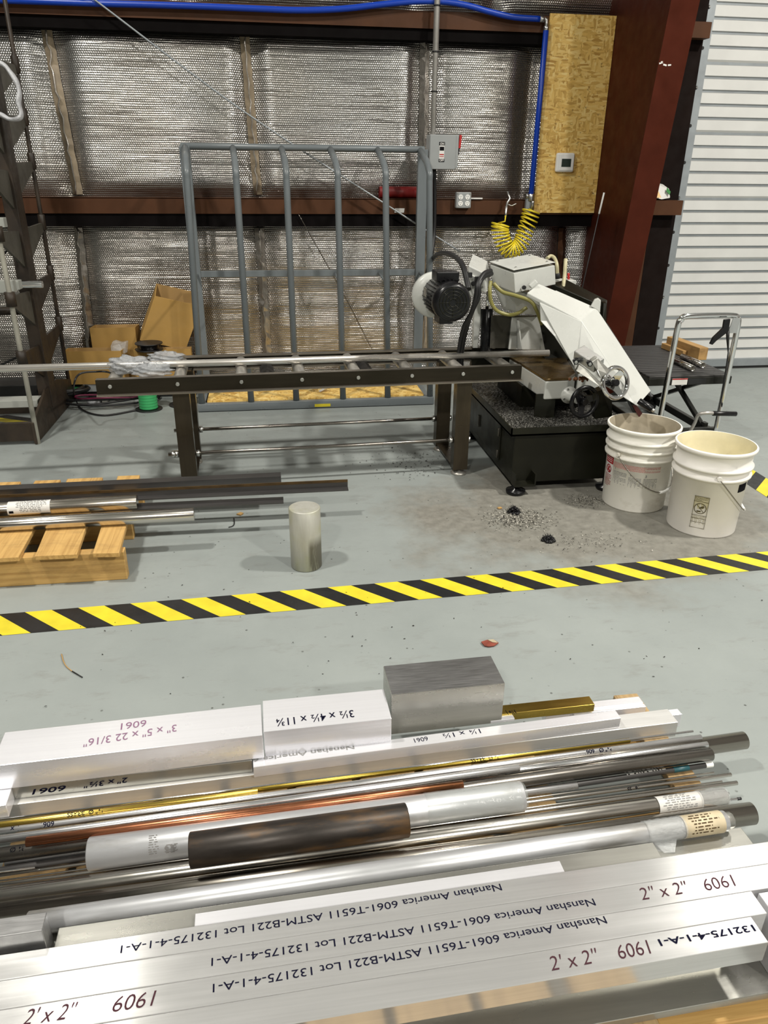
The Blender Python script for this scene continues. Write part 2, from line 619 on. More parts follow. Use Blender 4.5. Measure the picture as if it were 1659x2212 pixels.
M['sawblack'] = paint('saw_olive_black_paint', (0.010, 0.010, 0.006), 0.35, 0.25, 5, spec=0.25)
M['motor'] = paint('motor_black', (0.007, 0.007, 0.008), 0.28, 0.2, 8, spec=0.35)
M['oily'] = metalm('oily_brown_bed', (0.16, 0.105, 0.042), 0.26, 0, 0.35, (14, 14, 14), stain=(0.06, 0.035, 0.015), dull=0.35)
M['castdark'] = metalm('cast_iron_plate', (0.10, 0.095, 0.08), 0.4, 0, 0.2, (10, 10, 10), dull=0.3)
M['conv'] = metalm('conveyor_dark_steel', (0.036, 0.030, 0.020), 0.4, 0, 0.3, (3, 40, 40), dull=0.25)
M['convedge'] = metalm('conveyor_bare_edge', (0.28, 0.25, 0.21), 0.35, 0, 0.3, (3, 60, 60), dull=0.2)
M['roller'] = metalm('zinc_roller', (0.50, 0.48, 0.44), 0.4, 0, 0.2, (20, 20, 20), dull=0.2)
M['leg'] = metalm('conveyor_leg_steel', (0.070, 0.056, 0.038), 0.33, 0, 0.25, (30, 30, 4), dull=0.25)
M['olive_hose'] = flat('olive_coolant_hose', (0.23, 0.21, 0.06), 0.35)
M['cream_hose'] = flat('cream_coolant_hose', (0.46, 0.42, 0.26), 0.4)
M['rackold'] = paint('old_brown_rack', (0.026, 0.017, 0.010), 0.55, 0.55, 9)
M['rackplate'] = paint('grey_olive_gusset', (0.075, 0.070, 0.056), 0.5, 0.3, 8)
M['rackgal'] = paint('pale_rack_rod', (0.34, 0.33, 0.28), 0.45, 0.15, 9)
M['palebar'] = paint('pale_grey_bar', (0.36, 0.37, 0.34), 0.45, 0.1, 5)
M['bucket'] = paint('white_bucket', (0.88, 0.85, 0.80), 0.42, 0.06, 5)
M['bucket_dirty'] = NT('dirty_white_bucket')
_m = M['bucket_dirty']
_d1 = _m.noise(_m.coord((3, 3, 5)), 1.6, 6, 0.7)
_m.set(col=_m.mix(_m.ramp(_d1, [(0.50, 0.0), (0.78, 0.7)]), (0.88, 0.86, 0.79), (0.42, 0.37, 0.27)), rough=0.48)
M['bucket_dirty'] = _m.m
M['bucket_in'] = paint('bucket_inside', (0.74, 0.68, 0.47), 0.5, 0.12, 9)
M['bucket_in2'] = paint('bucket_grimy_inside', (0.42, 0.37, 0.28), 0.55, 0.3, 9)
M['wire'] = metalm('bail_wire', (0.30, 0.28, 0.25), 0.35)
M['haz_y'] = paint('hazard_yellow', (0.72, 0.60, 0.03), 0.45, 0.1, 14)
M['haz_k'] = paint('hazard_black', (0.014, 0.014, 0.015), 0.4, 0.3, 14)
M['label'] = paint('pale_label', (0.60, 0.585, 0.555), 0.5, 0.05, 8)
M['label_tan'] = paint('stained_tan_label', (0.50, 0.42, 0.28), 0.55, 0.25, 14)
M['label_cream'] = paint('cream_warning_label', (0.46, 0.42, 0.27), 0.55, 0.04, 8)
M['ltop'] = None
_m = NT('ribbed_rubber_mat')
_w = _m.n('ShaderNodeTexWave', wave_type='BANDS', bands_direction='Y')
_w.inputs['Scale'].default_value = 8.0
_w.inputs['Distortion'].default_value = 1.2
_w.inputs['Detail'].default_value = 2
_m.l(_m.coord(), _w.inputs['Vector'])
_m.set(col=_m.ramp(_w.outputs['Fac'], [(0.3, (0.016, 0.016, 0.017)), (0.7, (0.055, 0.053, 0.052))]), rough=0.55)
_m.bump(_w.outputs['Fac'], 0.003, 0.6)
M['ltop'] = _m.m
M['ltbl'] = paint('lift_table_olive_black', (0.014, 0.014, 0.011), 0.4, 0.2, 6, spec=0.3)
M['chips'] = None
_m = NT('metal_chips')
_vo = _m.n('ShaderNodeTexVoronoi')
_vo.inputs['Scale'].default_value = 330
_m.l(_m.coord(), _vo.inputs['Vector'])
_m.set(col=_m.ramp(_vo.outputs['Color'], [(0.25, (0.008, 0.008, 0.007)), (0.65, (0.05, 0.047, 0.04)), (0.95, (0.50, 0.49, 0.45))]), rough=0.4, metal=0.35)
M['chips'] = _m.m
M['greenwire'] = flat('green_wire', (0.045, 0.36, 0.12), 0.35)
M['bluewire'] = flat('blue_wire', (0.010, 0.018, 0.10), 0.4)
M['magenta'] = flat('dark_pink_cable', (0.14, 0.012, 0.045), 0.4)
_m = NT('clear_film')
_m.set(col=(0.70, 0.72, 0.72), rough=0.18, alpha=0.30, spec=0.9)
_m.bump(_m.noise(_m.coord(), 60, 4, 0.7), 0.006, 1.0)
M['film'] = _m.m
_m = NT('bubble_wrap')
_m.set(col=(0.50, 0.52, 0.54), rough=0.2, alpha=0.55, spec=0.8)
_m.bump(_m.noise(_m.coord(), 70, 3, 0.7), 0.008, 1.0)
M['bubble'] = _m.m
_m = NT('milky_film')
_m.set(col=(0.66, 0.67, 0.70), rough=0.35, alpha=0.75)
_m.bump(_m.noise(_m.coord(), 25, 4, 0.7), 0.01, 1.0)
M['milky'] = _m.m

_m = NT('thin_greenish_film')
_m.set(col=(0.52, 0.56, 0.54), rough=0.2, alpha=0.22, spec=0.8)
_m.bump(_m.noise(_m.coord(), 30, 4, 0.7), 0.004, 0.8)
M['film2'] = _m.m

# ------------------------------------------------------------------ the room
def struct(name, mb, mats, parent=None, **kw):
    o = mb.build(name, mats, parent, **kw)
    if parent is None:
        o['kind'] = 'structure'
    return o


WY = 5.12            # inner face of the girts
FY = 5.30            # foil back line
struct('floor', MB().lohi(-7, 7, -6, 6.2, -0.2, 0), M['floor'], origin=(0, 0, 0))
struct('ceiling', MB().lohi(-7, 7, -6, 6.2, 5.2, 5.35), M['ceiling'])
struct('wall_left', MB().lohi(-7.15, -7, -6, 6.2, 0, 5.2), M['darkwall'])
struct('wall_right', MB().lohi(7, 7.15, -6, 6.2, 0, 5.2), M['wallp'])
struct('wall_front', MB().lohi(-7, 7, -6.15, -6, 0, 5.2), M['darkwall'])

# back wall: foil insulation pillowed between girts and seams
SEAM_UP = (W(133, 235, 5.25)[0], W(541, 240, 5.25)[0], W(915, 240, 5.25)[0], 1.70)
SEAM_LO = (W(184, 620, 5.25)[0], W(569, 620, 5.25)[0], W(918, 620, 5.25)[0], W(1210, 600, 5.25)[0], 2.72)


def smooth(a, b, x):
    t = min(1, max(0, (x-a)/(b-a)))
    return t*t*(3-2*t)


def pillow(x, z):
    if z < 1.16:
        lo, hi, seams = -0.05, 1.15, SEAM_LO
    elif z < 2.18:
        lo, hi, seams = 1.17, 2.15, SEAM_UP
    else:
        lo, hi, seams = 2.20, 3.4, (-0.4, 0.95, 1.45)
    ez = smooth(0, 0.13, z-lo)*smooth(0, 0.13, hi-z)
    dx = min([abs(x-s) for s in seams])
    ex = smooth(0.0, 0.14, dx)
    r = 0.010*math.sin(3.1*x+2*z)+0.006*math.sin(7.3*x-5*z)+0.004*math.sin(17*z+3*x)
    return 0.045+0.055*ez*ex+r*ez


mb = MB()
xs = np.linspace(-5, 2.80, 261)
zs = np.linspace(0, 3.4, 137)
for z in zs:
    for x in xs:
        mb.v.append(V3(x, FY-pillow(x, z), z))
nx = len(xs)
for j in range(len(zs)-1):
    for i in range(nx-1):
        mb.f.append((j*nx+i, j*nx+i+1, (j+1)*nx+i+1, (j+1)*nx+i))
        mb.sm.append(True)
        mb.mi.append(0)
mb.lohi(-7, 2.80, FY+0.04, FY+0.2, 0, 3.4, mi=1)
mb.lohi(-7, 7, FY-.04, FY+0.2, 3.4, 5.2, mi=2)
mb.lohi(2.80, 7, FY+0.22, FY+0.3, 0, 5.2, mi=1)
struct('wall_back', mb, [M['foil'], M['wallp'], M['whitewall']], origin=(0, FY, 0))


def seam(k, x0, z0, x1, z1, w, col, fold=True):
    m = MB()
    n = 26
    rnd = random.Random(k)
    L, R, C = [], [], []
    for i in range(n+1):
        t = i/n
        x, z = x0+(x1-x0)*t, z0+(z1-z0)*t
        y = FY-pillow(x, z)-0.006
        jl, jr = rnd.uniform(0, 0.006), rnd.uniform(0, 0.006)
        L.append(V3(x-w/2-jl, FY-pillow(x-w/2, z)-0.006, z))
        R.append(V3(x+w/2+jr, FY-pillow(x+w/2, z)-0.006, z))
        C.append(V3(x+rnd.uniform(-.006, .006), y-0.026-rnd.uniform(0, 0.008), z))
    vs = L+C+R
    e = n+1
    fs = []
    for i in range(n):
        fs += [(i, e+i, e+i+1, i+1), (e+i, 2*e+i, 2*e+i+1, e+i+1)]
    m.add(vs, fs, False, 0)
    if fold:
        m.tube([p+V3(0.004*math.sin(i*1.9), -0.006, 0) for i, p in enumerate(C)], [0.007+0.005*rnd.random() for _ in C], 6, mi=1, flat=0.5)
    struct('trim_%d' % k, m, [col, M['foil_tape']], origin=(x0, FY, 0))


SY = FY-0.052


def seampx(k, p0, p1, w, col, fold=True):
    a, b = W(p0[0], p0[1], SY), W(p1[0], p1[1], SY)
    seam(k, a[0], a[2], b[0], b[2], w, col, fold)


seampx(1, (98, 50), (168, 420), 0.055, M['tape_tan'])
seampx(2, (527, 66), (557, 420), 0.05, M['tape_tan'])
seampx(3, (917, 80), (913, 420), 0.055, M['foil_tape'])
seampx(4, (168, 492), (200, 775), 0.05, M['foil_tape'])
seampx(5, (560, 492), (578, 775), 0.055, M['foil_tape'])
seampx(6, (922, 492), (913, 775), 0.07, M['tape_tan'])
seampx(7, (1213, 492), (1205, 740), 0.055, M['primer_girt'], False)

# girts
g = MB().lohi(-6.9, 2.17, WY, WY+0.004, 1.117, 1.207).lohi(-6.9, 2.17, WY, FY+0.03, 1.203, 1.209).lohi(-6.9, 2.17, WY+.012, WY+0.10, 1.042, 1.117, mi=1)  # lowest box is the shadow under the girt, built as a black strip
tag(g.build('wall_girt', [M['primer_girt'], M['girt_shade']]), 'long brown painted steel girt running behind the grey sheet rack at mid height', 'girt', 'brown wall girts')
g = MB().lohi(-6.9, 2.17, WY, WY+0.004, 2.137, 2.229).lohi(-6.9, 2.17, WY, FY+0.03, 2.137, 2.141).lohi(-6.9, 2.17, WY+.012, WY+.10, 2.082, 2.137, mi=1)  # black strip below the flange stands for its shadow
tag(g.build('wall_girt', [M['primer_girt'], M['girt_shade']]), 'upper brown steel girt under the blue air hose at the top', 'girt', 'brown wall girts')
g = MB().lohi(2.2, 2.778, WY-0.05, WY-0.046, 1.117, 1.207).lohi(2.2, 2.778, WY-0.046, WY+0.04, 1.203, 1.209)
tag(g.build('wall_girt', M['primer_girt']), 'short brown girt between column and roll-up door with a snack bag on it', 'girt', 'brown wall girts')
g = MB().lohi(2.2, 2.778, WY-0.05, WY-0.046, 2.137, 2.222).lohi(2.2, 2.778, WY-0.046, WY+0.04, 2.137, 2.141)
tag(g.build('wall_girt', M['primer_girt']), 'short upper brown girt between red column and door jamb', 'girt', 'brown wall girts')

# tapered rigid frame column
c = thing('steel_column', (2.178, 4.6, 0), 'dark red-brown tapered steel I-column in front of the wall beside the roll-up door', 'column')
YB, YT, ZT = 4.634, 4.634-0.161*5.1, 5.1
MB().prism([(2.174, YB, 0), (2.174, 5.28, 0), (2.174, 5.28, ZT), (2.174, YT, ZT)], (0.008, 0, 0)).build('web', M['primer'], c)
MB().prism([(2.10, YB, 0), (2.10, YB-0.010, 0), (2.10, YT-0.010, ZT), (2.10, YT, ZT)], (0.156, 0, 0)).build('inner_flange', M['primer'], c)
MB().lohi(2.10, 2.256, 5.275, 5.285, 0, ZT).build('outer_flange', M['primer'], c)
MB().lohi(2.06, 2.30, 4.58, 5.29, 0, 0.016).build('base_plate', M['primer'], c)
m = MB()
for dx, dz, sx, sz, a in ((0.0, 0, .022, .012, .3), (.022, -.004, .02, .008, -.2), (.05, -.006, .018, .007, .1), (.012, .006, .012, .008, .9)):
    p = W(1425+dx*0, 137, 4.285)
    yy = YB-0.0105-0.161*(p[2]+dz)
    e1 = V3(math.cos(a)*sx, 0, math.sin(a)*sx)
    e2 = V3(-math.sin(a)*sz, 0, math.cos(a)*sz)
    m.hexa(V3(2.105+dx, yy-0.0008, p[2]+dz), e1, e2, (0, 0.001, 0))
m.build('bare_scuff', M['white'], c)

# brown framed post right of the column, at the door
tag(MB().lohi(2.53, 2.598, 5.145, 5.165, 0, 1.11).build('brown_post', M['primer_girt']), 'narrow brown post behind the column, left of the shade-darkened door channel', 'post')
tag(MB().lohi(2.60, 2.779, 5.145, 5.165, 0, 3.2).build('door_channel', M['shaded_post']), 'tall shade-darkened steel channel along the left side of the door jamb', 'channel')  # near-black colour stands for the shade between column and jamb
tag(MB().lohi(2.40, 2.418, 5.14, 5.16, 0.0, 0.62).lohi(2.375, 2.385, 5.13, 5.15, 0.0, 0.52).build('leaning_strip', M['conduit']),
    'thin grey metal strips standing against the foil behind the column', 'strip')

# roll-up door
dr = thing('door_1', (4.2, 5.316, 0), 'white ribbed roll-up door', 'door')
dr['kind'] = 'structure'
p = 0.0803
m = MB()
prof = []
z = 0.075
k = 0
while z < 3.1:
    prof += [(0.0, z), (0.0, z+0.060), (0.011, z+0.064), (0.011, z+p-0.003)]
    z += p + (0.011 if k % 5 == 3 else 0)
    k += 1
X0, X1 = 2.82, 6.9
vs = []
for y, zz in prof:
    vs += [V3(X0, 5.316+y, zz), V3(X1, 5.316+y, zz)]
for i in range(len(prof)-1):
    m.add([vs[2*i], vs[2*i+1], vs[2*i+3], vs[2*i+2]], [(0, 1, 2, 3)], False, 1 if (i % 4 in (1, 2)) else 0)
m.build('curtain', [M['door'], M['door_groove']], dr)
MB().lohi(X0, X1, 5.285, 5.33, 0.02, 0.075).lohi(X0, X1, 5.325, 5.34, 0.0, 3.2).build('bottom_bar', M['galv'], dr)
MB().lohi(X0, X1, 5.29, 5.33, 0.0, 0.02).build('weather_seal', M['blackhole'], dr)
j = MB().lohi(2.788, 2.858, 5.20, 5.206, 0, 3.2).lohi(2.782, 2.788, 5.20, 5.33, 0, 3.2).build('jamb', M['galv'], dr)
for i in range(12):
    zz = 2.323-0.2205*(i-1)
    if zz < 0.05:
        continue
    b = MB().cyl((2.812, 5.1985, zz), (2.812, 5.201, zz), 0.0105, n=16).build('bolt_hole', M['blackhole'], j)
    if i in (1, 3, 6, 9):
        MB().cyl((2.812, 5.190, zz), (2.812, 5.1985, zz), 0.006, n=10).build('bolt_head', M['bolt'], j)

# OSB panel and thermostat
tag(MB().lohi(1.752, 2.172, WY-0.014, WY-0.002, 1.128, 2.240).build('strand_board', M['osb']), 'tall strand board panel on the wall holding the thermostat', 'board')
t = thing('thermostat', (1.92, WY-0.014, 1.43), 'white square thermostat with dark display on the strand board', 'thermostat')
MB().lohi(1.866, 1.988, WY-0.045, WY-0.014, 1.374, 1.487).build('housing', M['white_pl'], t, bevel=0.012, seg=3)
MB().lohi(1.890, 1.980, WY-0.0475, WY-0.045, 1.385, 1.478).build('face_plate', M['white_pl'], t, bevel=0.0012)
MB().lohi(1.900, 1.962, WY-0.0490, WY-0.0475, 1.405, 1.452).build('display', M['lcd'], t)

# conduit, disconnect switch
cd = thing('electrical_conduit', (1.045, 5.06, 1.58), 'grey vertical conduit running up from the disconnect switch', 'conduit')
xc = W(934, 285, 5.06)[0]
MB().cyl((xc+0.004, 5.06, 1.575), (xc+0.004, 5.06, 3.2), 0.0175, n=20).build('pipe', M['conduit'], cd)
for yy in (112, 198, 12):
    zz = W(940, yy, 5.06)[2]
    MB().lathe([(0.0175, -0.004), (0.021, -0.004), (0.021, 0.004), (0.0175, 0.004)], (xc+0.004, 5.06, zz), n=20).build('cable_tie', M['cable'], cd)
ds = thing('disconnect_switch', (1.1, 5.08, 1.48), 'grey electrical disconnect box with ON OFF label and red lever', 'switch box')
MB().lohi(1.012, 1.196, 4.985, 5.09, 1.388, 1.575).build('enclosure', M['enclosure'], ds, bevel=0.004)
MB().lohi(1.016, 1.178, 4.980, 4.985, 1.383, 1.572).build('cover', M['enclosure'], ds, bevel=0.002)
lb = MB().lohi(1.0745, 1.1055, 4.9785, 4.980, 1.424, 1.534).build('label_plate', M['white'], ds)
for z0, z1, s in ((1.516, 1.534, 'ON'), (1.424, 1.441, 'OFF')):
    MB().lohi(1.0725, 1.1075, 4.9775, 4.9785, z0, z1).build('black_band', M['black'], lb)
    text(s, 0.0165, M['white'], lb, 'switch_word', (1.090, 4.9775, z0+0.003), (1, 0, 0), (0, 0, 1), align='CENTER', bold=0.0004)
MB().lohi(1.0765, 1.1035, 4.9775, 4.9785, 1.487, 1.508).build('black_symbol', M['black'], lb)
MB().lohi(1.0765, 1.1035, 4.9775, 4.9785, 1.462, 1.468).lohi(1.0765, 1.1035, 4.9775, 4.9785, 1.452, 1.4555).build('red_print', M['red'], lb)
MB().hexa((1.196, 4.99, 1.50), (0.014, 0, 0.0), (0, .02, 0), (0.006, 0, 0.075)).build('lever_tip', M['red'], ds, bevel=0.002)
MB().hexa((1.190, 4.988, 1.468), (0.012, 0, 0), (0, .02, 0), (0.004, 0, 0.034)).build('lever_arm', M['motor'], ds, bevel=0.002)

# receptacle box
rb = thing('receptacle_box', (1.268, WY-0.03, 1.2), 'grey metal outlet box with four white receptacles on the girt', 'outlet')
MB().lohi(1.219, 1.317, WY-0.042, WY, 1.156, 1.251).build('box', M['enclosure'], rb, bevel=0.005)
for ix, x in enumerate((1.247, 1.292)):
    for z in (1.222, 1.184):
        q = MB().cyl((x, WY-0.045, z), (x, WY-0.042, z), 0.0155, n=24).build('receptacle', M['white_pl'], rb)
        s = MB()
        for dx in (-.005, .005):
            s.lohi(x+dx-.0011, x+dx+.0011, WY-0.0457, WY-0.045, z+.001, z+.0085)
        s.cyl((x, WY-0.0457, z-.007), (x, WY-0.045, z-.007), .0025, n=10)
        s.build('slots', M['black'], q)
for x in (1.228, 1.308):
    for z in (1.164, 1.243):
        MB().cyl((x, WY-0.044, z), (x, WY-0.042, z), 0.005, n=10).build('screw', M['bolt'], rb)
tag(MB().lohi(1.322, 1.40, WY-0.012, WY-0.004, 1.2095, 1.218).build('white_sticker_strip', M['white']), 'short white strip beside the outlet box', 'strip')
p = W(862, 455, WY-0.002)
tag(MB().hexa(p-V3(.03, 0.001, .012), (.062, 0, 0), (0, .001, 0), (0.004, 0, .026)).build('paper_tag', M['white']), 'small white paper tag stuck on the brown girt', 'tag')

# blue air line
pts = [W(x, y, 5.085) for x, y in ((-60, -2), (60, 2), (200, 7), (320, 10), (440, 14), (560, 19), (650, 22), (740, 19), (830, 9), (900, 3), (960, 4), (1010, 12), (1060, 26), (1110, 37), (1166, 41))]


def spline(P, n=8):
    P = [np.array(p, float) for p in P]
    Q = [2*P[0]-P[1]]+P+[2*P[-1]-P[-2]]
    out = []
    for i in range(1, len(Q)-2):
        for k in range(n):
            t = k/n
            a, b, c, d = Q[i-1], Q[i], Q[i+1], Q[i+2]
            out.append(0.5*((2*b)+(-a+c)*t+(2*a-5*b+4*c-d)*t*t+(-a+3*b-3*c+d)*t**3))
    out.append(P[-1])
    return out


tag(MB().tube(spline(pts), 0.0165, 12).build('blue_air_hose', M['blue']), 'sagging blue air hose along the upper girt', 'hose')
el = thing('pipe_elbow', W(1172, 45, 5.085), 'nickel elbow fitting joining the two blue air lines', 'pipe fitting')
e0 = W(1166, 41, 5.085)
MB().cyl(e0, e0+V3(.026, 0, -.001), .019, n=6).build('hex_nut', M['bolt'], el)
e1 = e0+V3(.042, 0, -.002)
MB().tube([e0+V3(.024, 0, 0), e1, e1+V3(.002, 0, -.02), e1+V3(.003, 0, -.04)], .012, 10).build('bend', M['bolt'], el)
MB().cyl(e1+V3(.003, 0, -.034), e1+V3(.003, 0, -.056), .019, n=6).build('hex_nut', M['bolt'], el)
b0 = e1+V3(.003, 0, -.05)
b1 = W(1147, 423, 5.085)
tag(MB().cyl(b0, (b1[0], 5.085, b1[2]), .0165, n=16).build('blue_air_pipe', M['blue']), 'straight vertical blue air pipe beside the strand board', 'pipe')
ar = thing('air_drop', b1, 'metal air drop block with coupling at the bottom of the blue pipe', 'pipe fitting')
MB().cyl(b1+V3(0, 0, -.03), b1+V3(0, 0, .012), .021, n=8).build('collar', M['bolt'], ar)
MB().box(b1+V3(-.012, .012, -.058), .034, .03, .11).build('mounting_block', M['galv'], ar, bevel=.002)
MB().cyl(b1+V3(-.035, 0, .0), b1+V3(-.018, 0, 0), .018, n=8).build('side_plug', M['bolt'], ar)
MB().cyl(b1+V3(.008, -.01, -.085), b1+V3(.010, -.02, -.03), .012, n=12).build('coupling', M['bolt'], ar)

# yellow coil hose with blow gun
ch = thing('coil_air_hose', W(1110, 500, 5.0), 'yellow coiled air hose hanging in a loop above the saw', 'hose')
ctr = spline([W(x, y, 5.0) for x, y in ((1148, 452), (1143, 475), (1134, 500), (1127, 522), (1116, 536), (1103, 541), (1092, 533), (1084, 515), (1080, 497), (1081, 483))], 24)
n = len(ctr)
turns = 23
cp = []
for i in range(turns*14+1):
    t = i/(turns*14)*(n-1)
    a = int(min(n-2, t))
    c = ctr[a]+(ctr[a+1]-ctr[a])*(t-a)
    tg = nrm(ctr[min(n-1, a+2)]-ctr[max(0, a-2)])
    u = V3(0, 1, 0)
    w = np.cross(tg, u)
    th = 2*math.pi*i/14
    rr = 0.057-0.006*math.sin(math.pi*t/(n-1))
    cp.append(c+(u*math.cos(th)*0.9+w*math.sin(th))*rr+tg*0.012*math.sin(th*1.0))
cp = [b1+V3(.012, -.02, -.09)]+cp+[W(1091, 478, 5.0), W(1092, 466, 5.02)]
MB().tube(cp, 0.0048, 7).build('coil', M['yellow_hose'], ch)
bg = thing('blow_gun', W(1097, 437, 5.06), 'small chrome air blow gun hanging on the girt by the yellow hose', 'air gun')
MB().cyl(W(1092, 468, 5.04), W(1094, 446, 5.06), .009, n=12).build('handle', M['bolt'], bg)
MB().tube(spline([W(1094, 446, 5.06), W(1096, 438, 5.06), W(1101, 430, 5.06), W(1099, 422, 5.07), W(1097, 414, 5.09)]), .0075, 8).build('body', M['bolt'], bg)
MB().tube(spline([W(1098, 442, 5.055), W(1106, 444, 5.04), W(1115, 440, 5.03)]), .004, 6).build('trigger', M['bolt'], bg)

# red sleeve on the girt, wire brace and thin wires
tag(MB().cyl((W(820, 412, 5.17)[0], 5.19, 1.2455), (W(926, 412, 5.17)[0], 5.19, 1.2455), .036, n=20).build('red_sleeve', M['redroll']), 'dark red tube lying on the girt behind the rack', 'tube')
br = [W(205, 0, 5.05), W(530, 243, 5.05), W(850, 452, 5.05), W(993, 543, 5.08)]
br = [W(90, -86, 5.05)]+br
tag(MB().tube(spline(br), .0052, 8).build('brace_cable', M['galv']), 'grey steel brace cable running diagonally across the foil wall', 'cable')
tag(MB().tube(spline([W(645, 463, 5.115), W(700, 560, 5.13), W(755, 660, 5.15), W(812, 772, 5.16)]), .003, 6).build('thin_wire', M['steelgrey']), 'thin wire slanting down the lower foil behind the sheet rack', 'wire')
tag(MB().tube(spline([W(1096, 478, 5.2), W(1160, 500, 5.19), W(1170, 520, 5.19)]), .002, 6).build('foil_crack_wire', M['cable']), 'fine dark wire on the foil right of the yellow hose', 'wire')
pa = W(1305, 416, 4.60)
pb = W(1294, 462, 4.60)
lw = thing('leaning_rod', pb, 'thin rod with white top leaning by the column web', 'rod')
MB().cyl(pb, pa, .0055, n=10).build('white_tip', M['white_pl'], lw)
_q = W(1240, 700, 4.62)
MB().cyl(_q+(_q-pb)*(_q[2]-.002)/(pb[2]-_q[2]), pb, .0035, n=8).build('dark_shaft', M['cable'], lw)

# power cables from the disconnect down behind the saw
tag(MB().tube(spline([W(938, 366, 5.03), W(939, 420, 5.06), W(938, 500, 5.06), W(931, 560, 5.0), W(920, 620, 5.03), W(911, 690, 5.06), W(906, 760, 5.06), W(904, 830, 5.05)]), .0125, 8).build('power_cable', M['cable']),
    'black power cable hanging from the disconnect switch to the floor', 'cable')

# snack bag on the short girt
sb = thing('snack_bag', W(1430, 428, 5.10), 'crumpled yellow and white snack bag on the short girt', 'bag')
q = [W(x, y, yy) for x, y, yy in ((1415, 394, 5.13), (1432, 398, 5.11), (1446, 408, 5.10), (1448, 428, 5.09), (1430, 431, 5.075), (1411, 427, 5.08))]
MB().prism(q, (0.008, 0.035, 0.0)).build('pouch', M['white'], sb, bevel=.006)
M['bagyellow'] = flat('bag_yellow', (0.62, 0.36, 0.05), 0.4)
M['baggreen'] = flat('bag_green', (0.03, 0.22, 0.04), 0.4)
MB().prism([W(1415, 398, 5.115), W(1428, 427, 5.065), W(1411, 427, 5.072)], (0, -.004, 0)).build('yellow_panel', M['bagyellow'], sb)
MB().prism([W(1441, 405, 5.088), W(1448, 414, 5.083), W(1446, 421, 5.078), W(1439, 413, 5.083)], (0, -.004, 0)).build('green_panel', M['baggreen'], sb)

# ------------------------------------------------------------------ grey sheet rack
rk = thing('sheet_rack', (0.27, 4.75, 0), 'grey blue tubular sheet rack leaning back against the foil wall', 'rack')
RB = [-0.455, -0.160, 0.132, 0.428, 0.716, 0.985]
yb, ybend, ytop, zbend, ztop = 4.60, 4.74, 5.00, 1.375, 1.492
xt = [W(x, y, ytop)[0] for x, y in ((400, 320), (503, 322), (608, 324), (713, 326), (815, 328), (907, 330))]
xb = [W(x, y, ybend)[0] for x, y in ((402, 360), (509, 366), (618, 368), (729, 364), (833, 364), (928, 368))]
xf = [-0.452, -0.150, 0.130, 0.425, 0.712, 0.988]
for a, b, c_ in zip(xt, xb, xf):
    pth = [V3(a, ytop, ztop-.004), V3(a*.3+b*.7, ytop*.3+ybend*.7, ztop*.3+zbend*.7+.012), V3(b, ybend, zbend-.012), V3(b*.97+c_*.03, ybend-.005, zbend-.06), V3(c_, yb, .05)]
    pth = [pth[0]]+spline(pth[1:4], 5)+[pth[4]]
    MB().tube(pth, .0195, 12).build('upright', M['rack'], rk)
MB().cyl((-0.475, ytop, ztop), (0.985, ytop, ztop), .0185, n=14).build('top_rail', M['rack'], rk)
MB().lohi(-0.475, 1.008, yb-.03, yb+.012, 0.004, 0.05).build('bottom_rail', M['rack'], rk, bevel=.002)
for x in (-0.452, 0.975):
    MB().lohi(x-.03, x+.03, ytop-.02, ytop+.02, 0.004, ztop).build('rear_post', M['rack'], rk, bevel=.002)
    MB().lohi(x-.02, x+.02, yb, ytop, 0.004, 0.044).build('base_bar', M['rack'], rk, bevel=.002)
zm = W(650, 590, ytop)[2]
MB().lohi(-0.45, 0.975, ytop-.012, ytop+.012, zm-.019, zm+.019).build('mid_rail', M['rack'], rk, bevel=.002)
for b, c_ in zip(xb, xf):
    t = (zm-.05)/(zbend-.05)
    MB().cyl((b*t+c_*(1-t), yb+(ybend-yb)*t, zm-.03), (b*t+c_*(1-t)-.004, ytop, zm), .008, n=8).build('stay', M['rack'], rk)
tag(MB().lohi(-0.42, 0.95, 4.62, 5.10, 0.046, 0.058).build('strand_board_sheet', M['osb']), 'strand board sheet lying on the base of the grey rack', 'board')
yl = W(697, 880, yb-.032)
tag(MB().lohi(yl[0]-.05, yl[0]+.05, yb-.0325, yb-.031, 0.012, 0.03).build('warning_sticker', M['haz_y']), 'small yellow warning sticker on the bottom rail of the grey rack', 'sticker')
pc = V3(0.29, 4.74, .060)
tag(MB().hexa(pc, (.03, .01, .012), (-.008, .02, 0), (0, 0, .004)).hexa(pc+V3(.02, .02, 0), (.012, -.02, .02), (.02, .01, 0), (0, 0, .004)).build('paper_scrap', M['white']), 'crumpled white scrap on the strand board sheet in the rack', 'scrap')

# ------------------------------------------------------------------ old double-sided bar rack at the left
br_ = thing('bar_rack', (-1.32, 4.5, 0), 'old brown steel double-sided bar rack standing at the left edge', 'rack')
XR = -1.30
MB().lohi(XR-.05, XR+.02, 4.44, 4.56, 0.10, 2.3).build('post', M['rackold'], br_, bevel=.003)
MB().prism([(XR, 4.06, 0.005), (XR, 4.06, .12), (XR, 4.38, .22), (XR, 4.62, .22), (XR, 4.94, .14), (XR, 4.98, 0.005)], (.014, 0, 0)).build('foot_plate', M['rackold'], br_)
MB().lohi(XR-.45, XR, 4.07, 4.10, 0.02, .12).build('lower_beam', M['rackold'], br_)
MB().lohi(XR-.45, XR, 4.47, 4.50, 0.06, .13).build('lower_beam', M['rackold'], br_)
zb = [W(x, y, 4.93)[2] for x, y in ((60, 353), (80, 485), (102, 594), (118, 703))] + [W(45, 258, 4.93)[2], W(22, 145, 4.93)[2]]
zf = [W(x, y, 4.10)[2] for x, y in ((17, 505), (40, 645), (57, 770))]
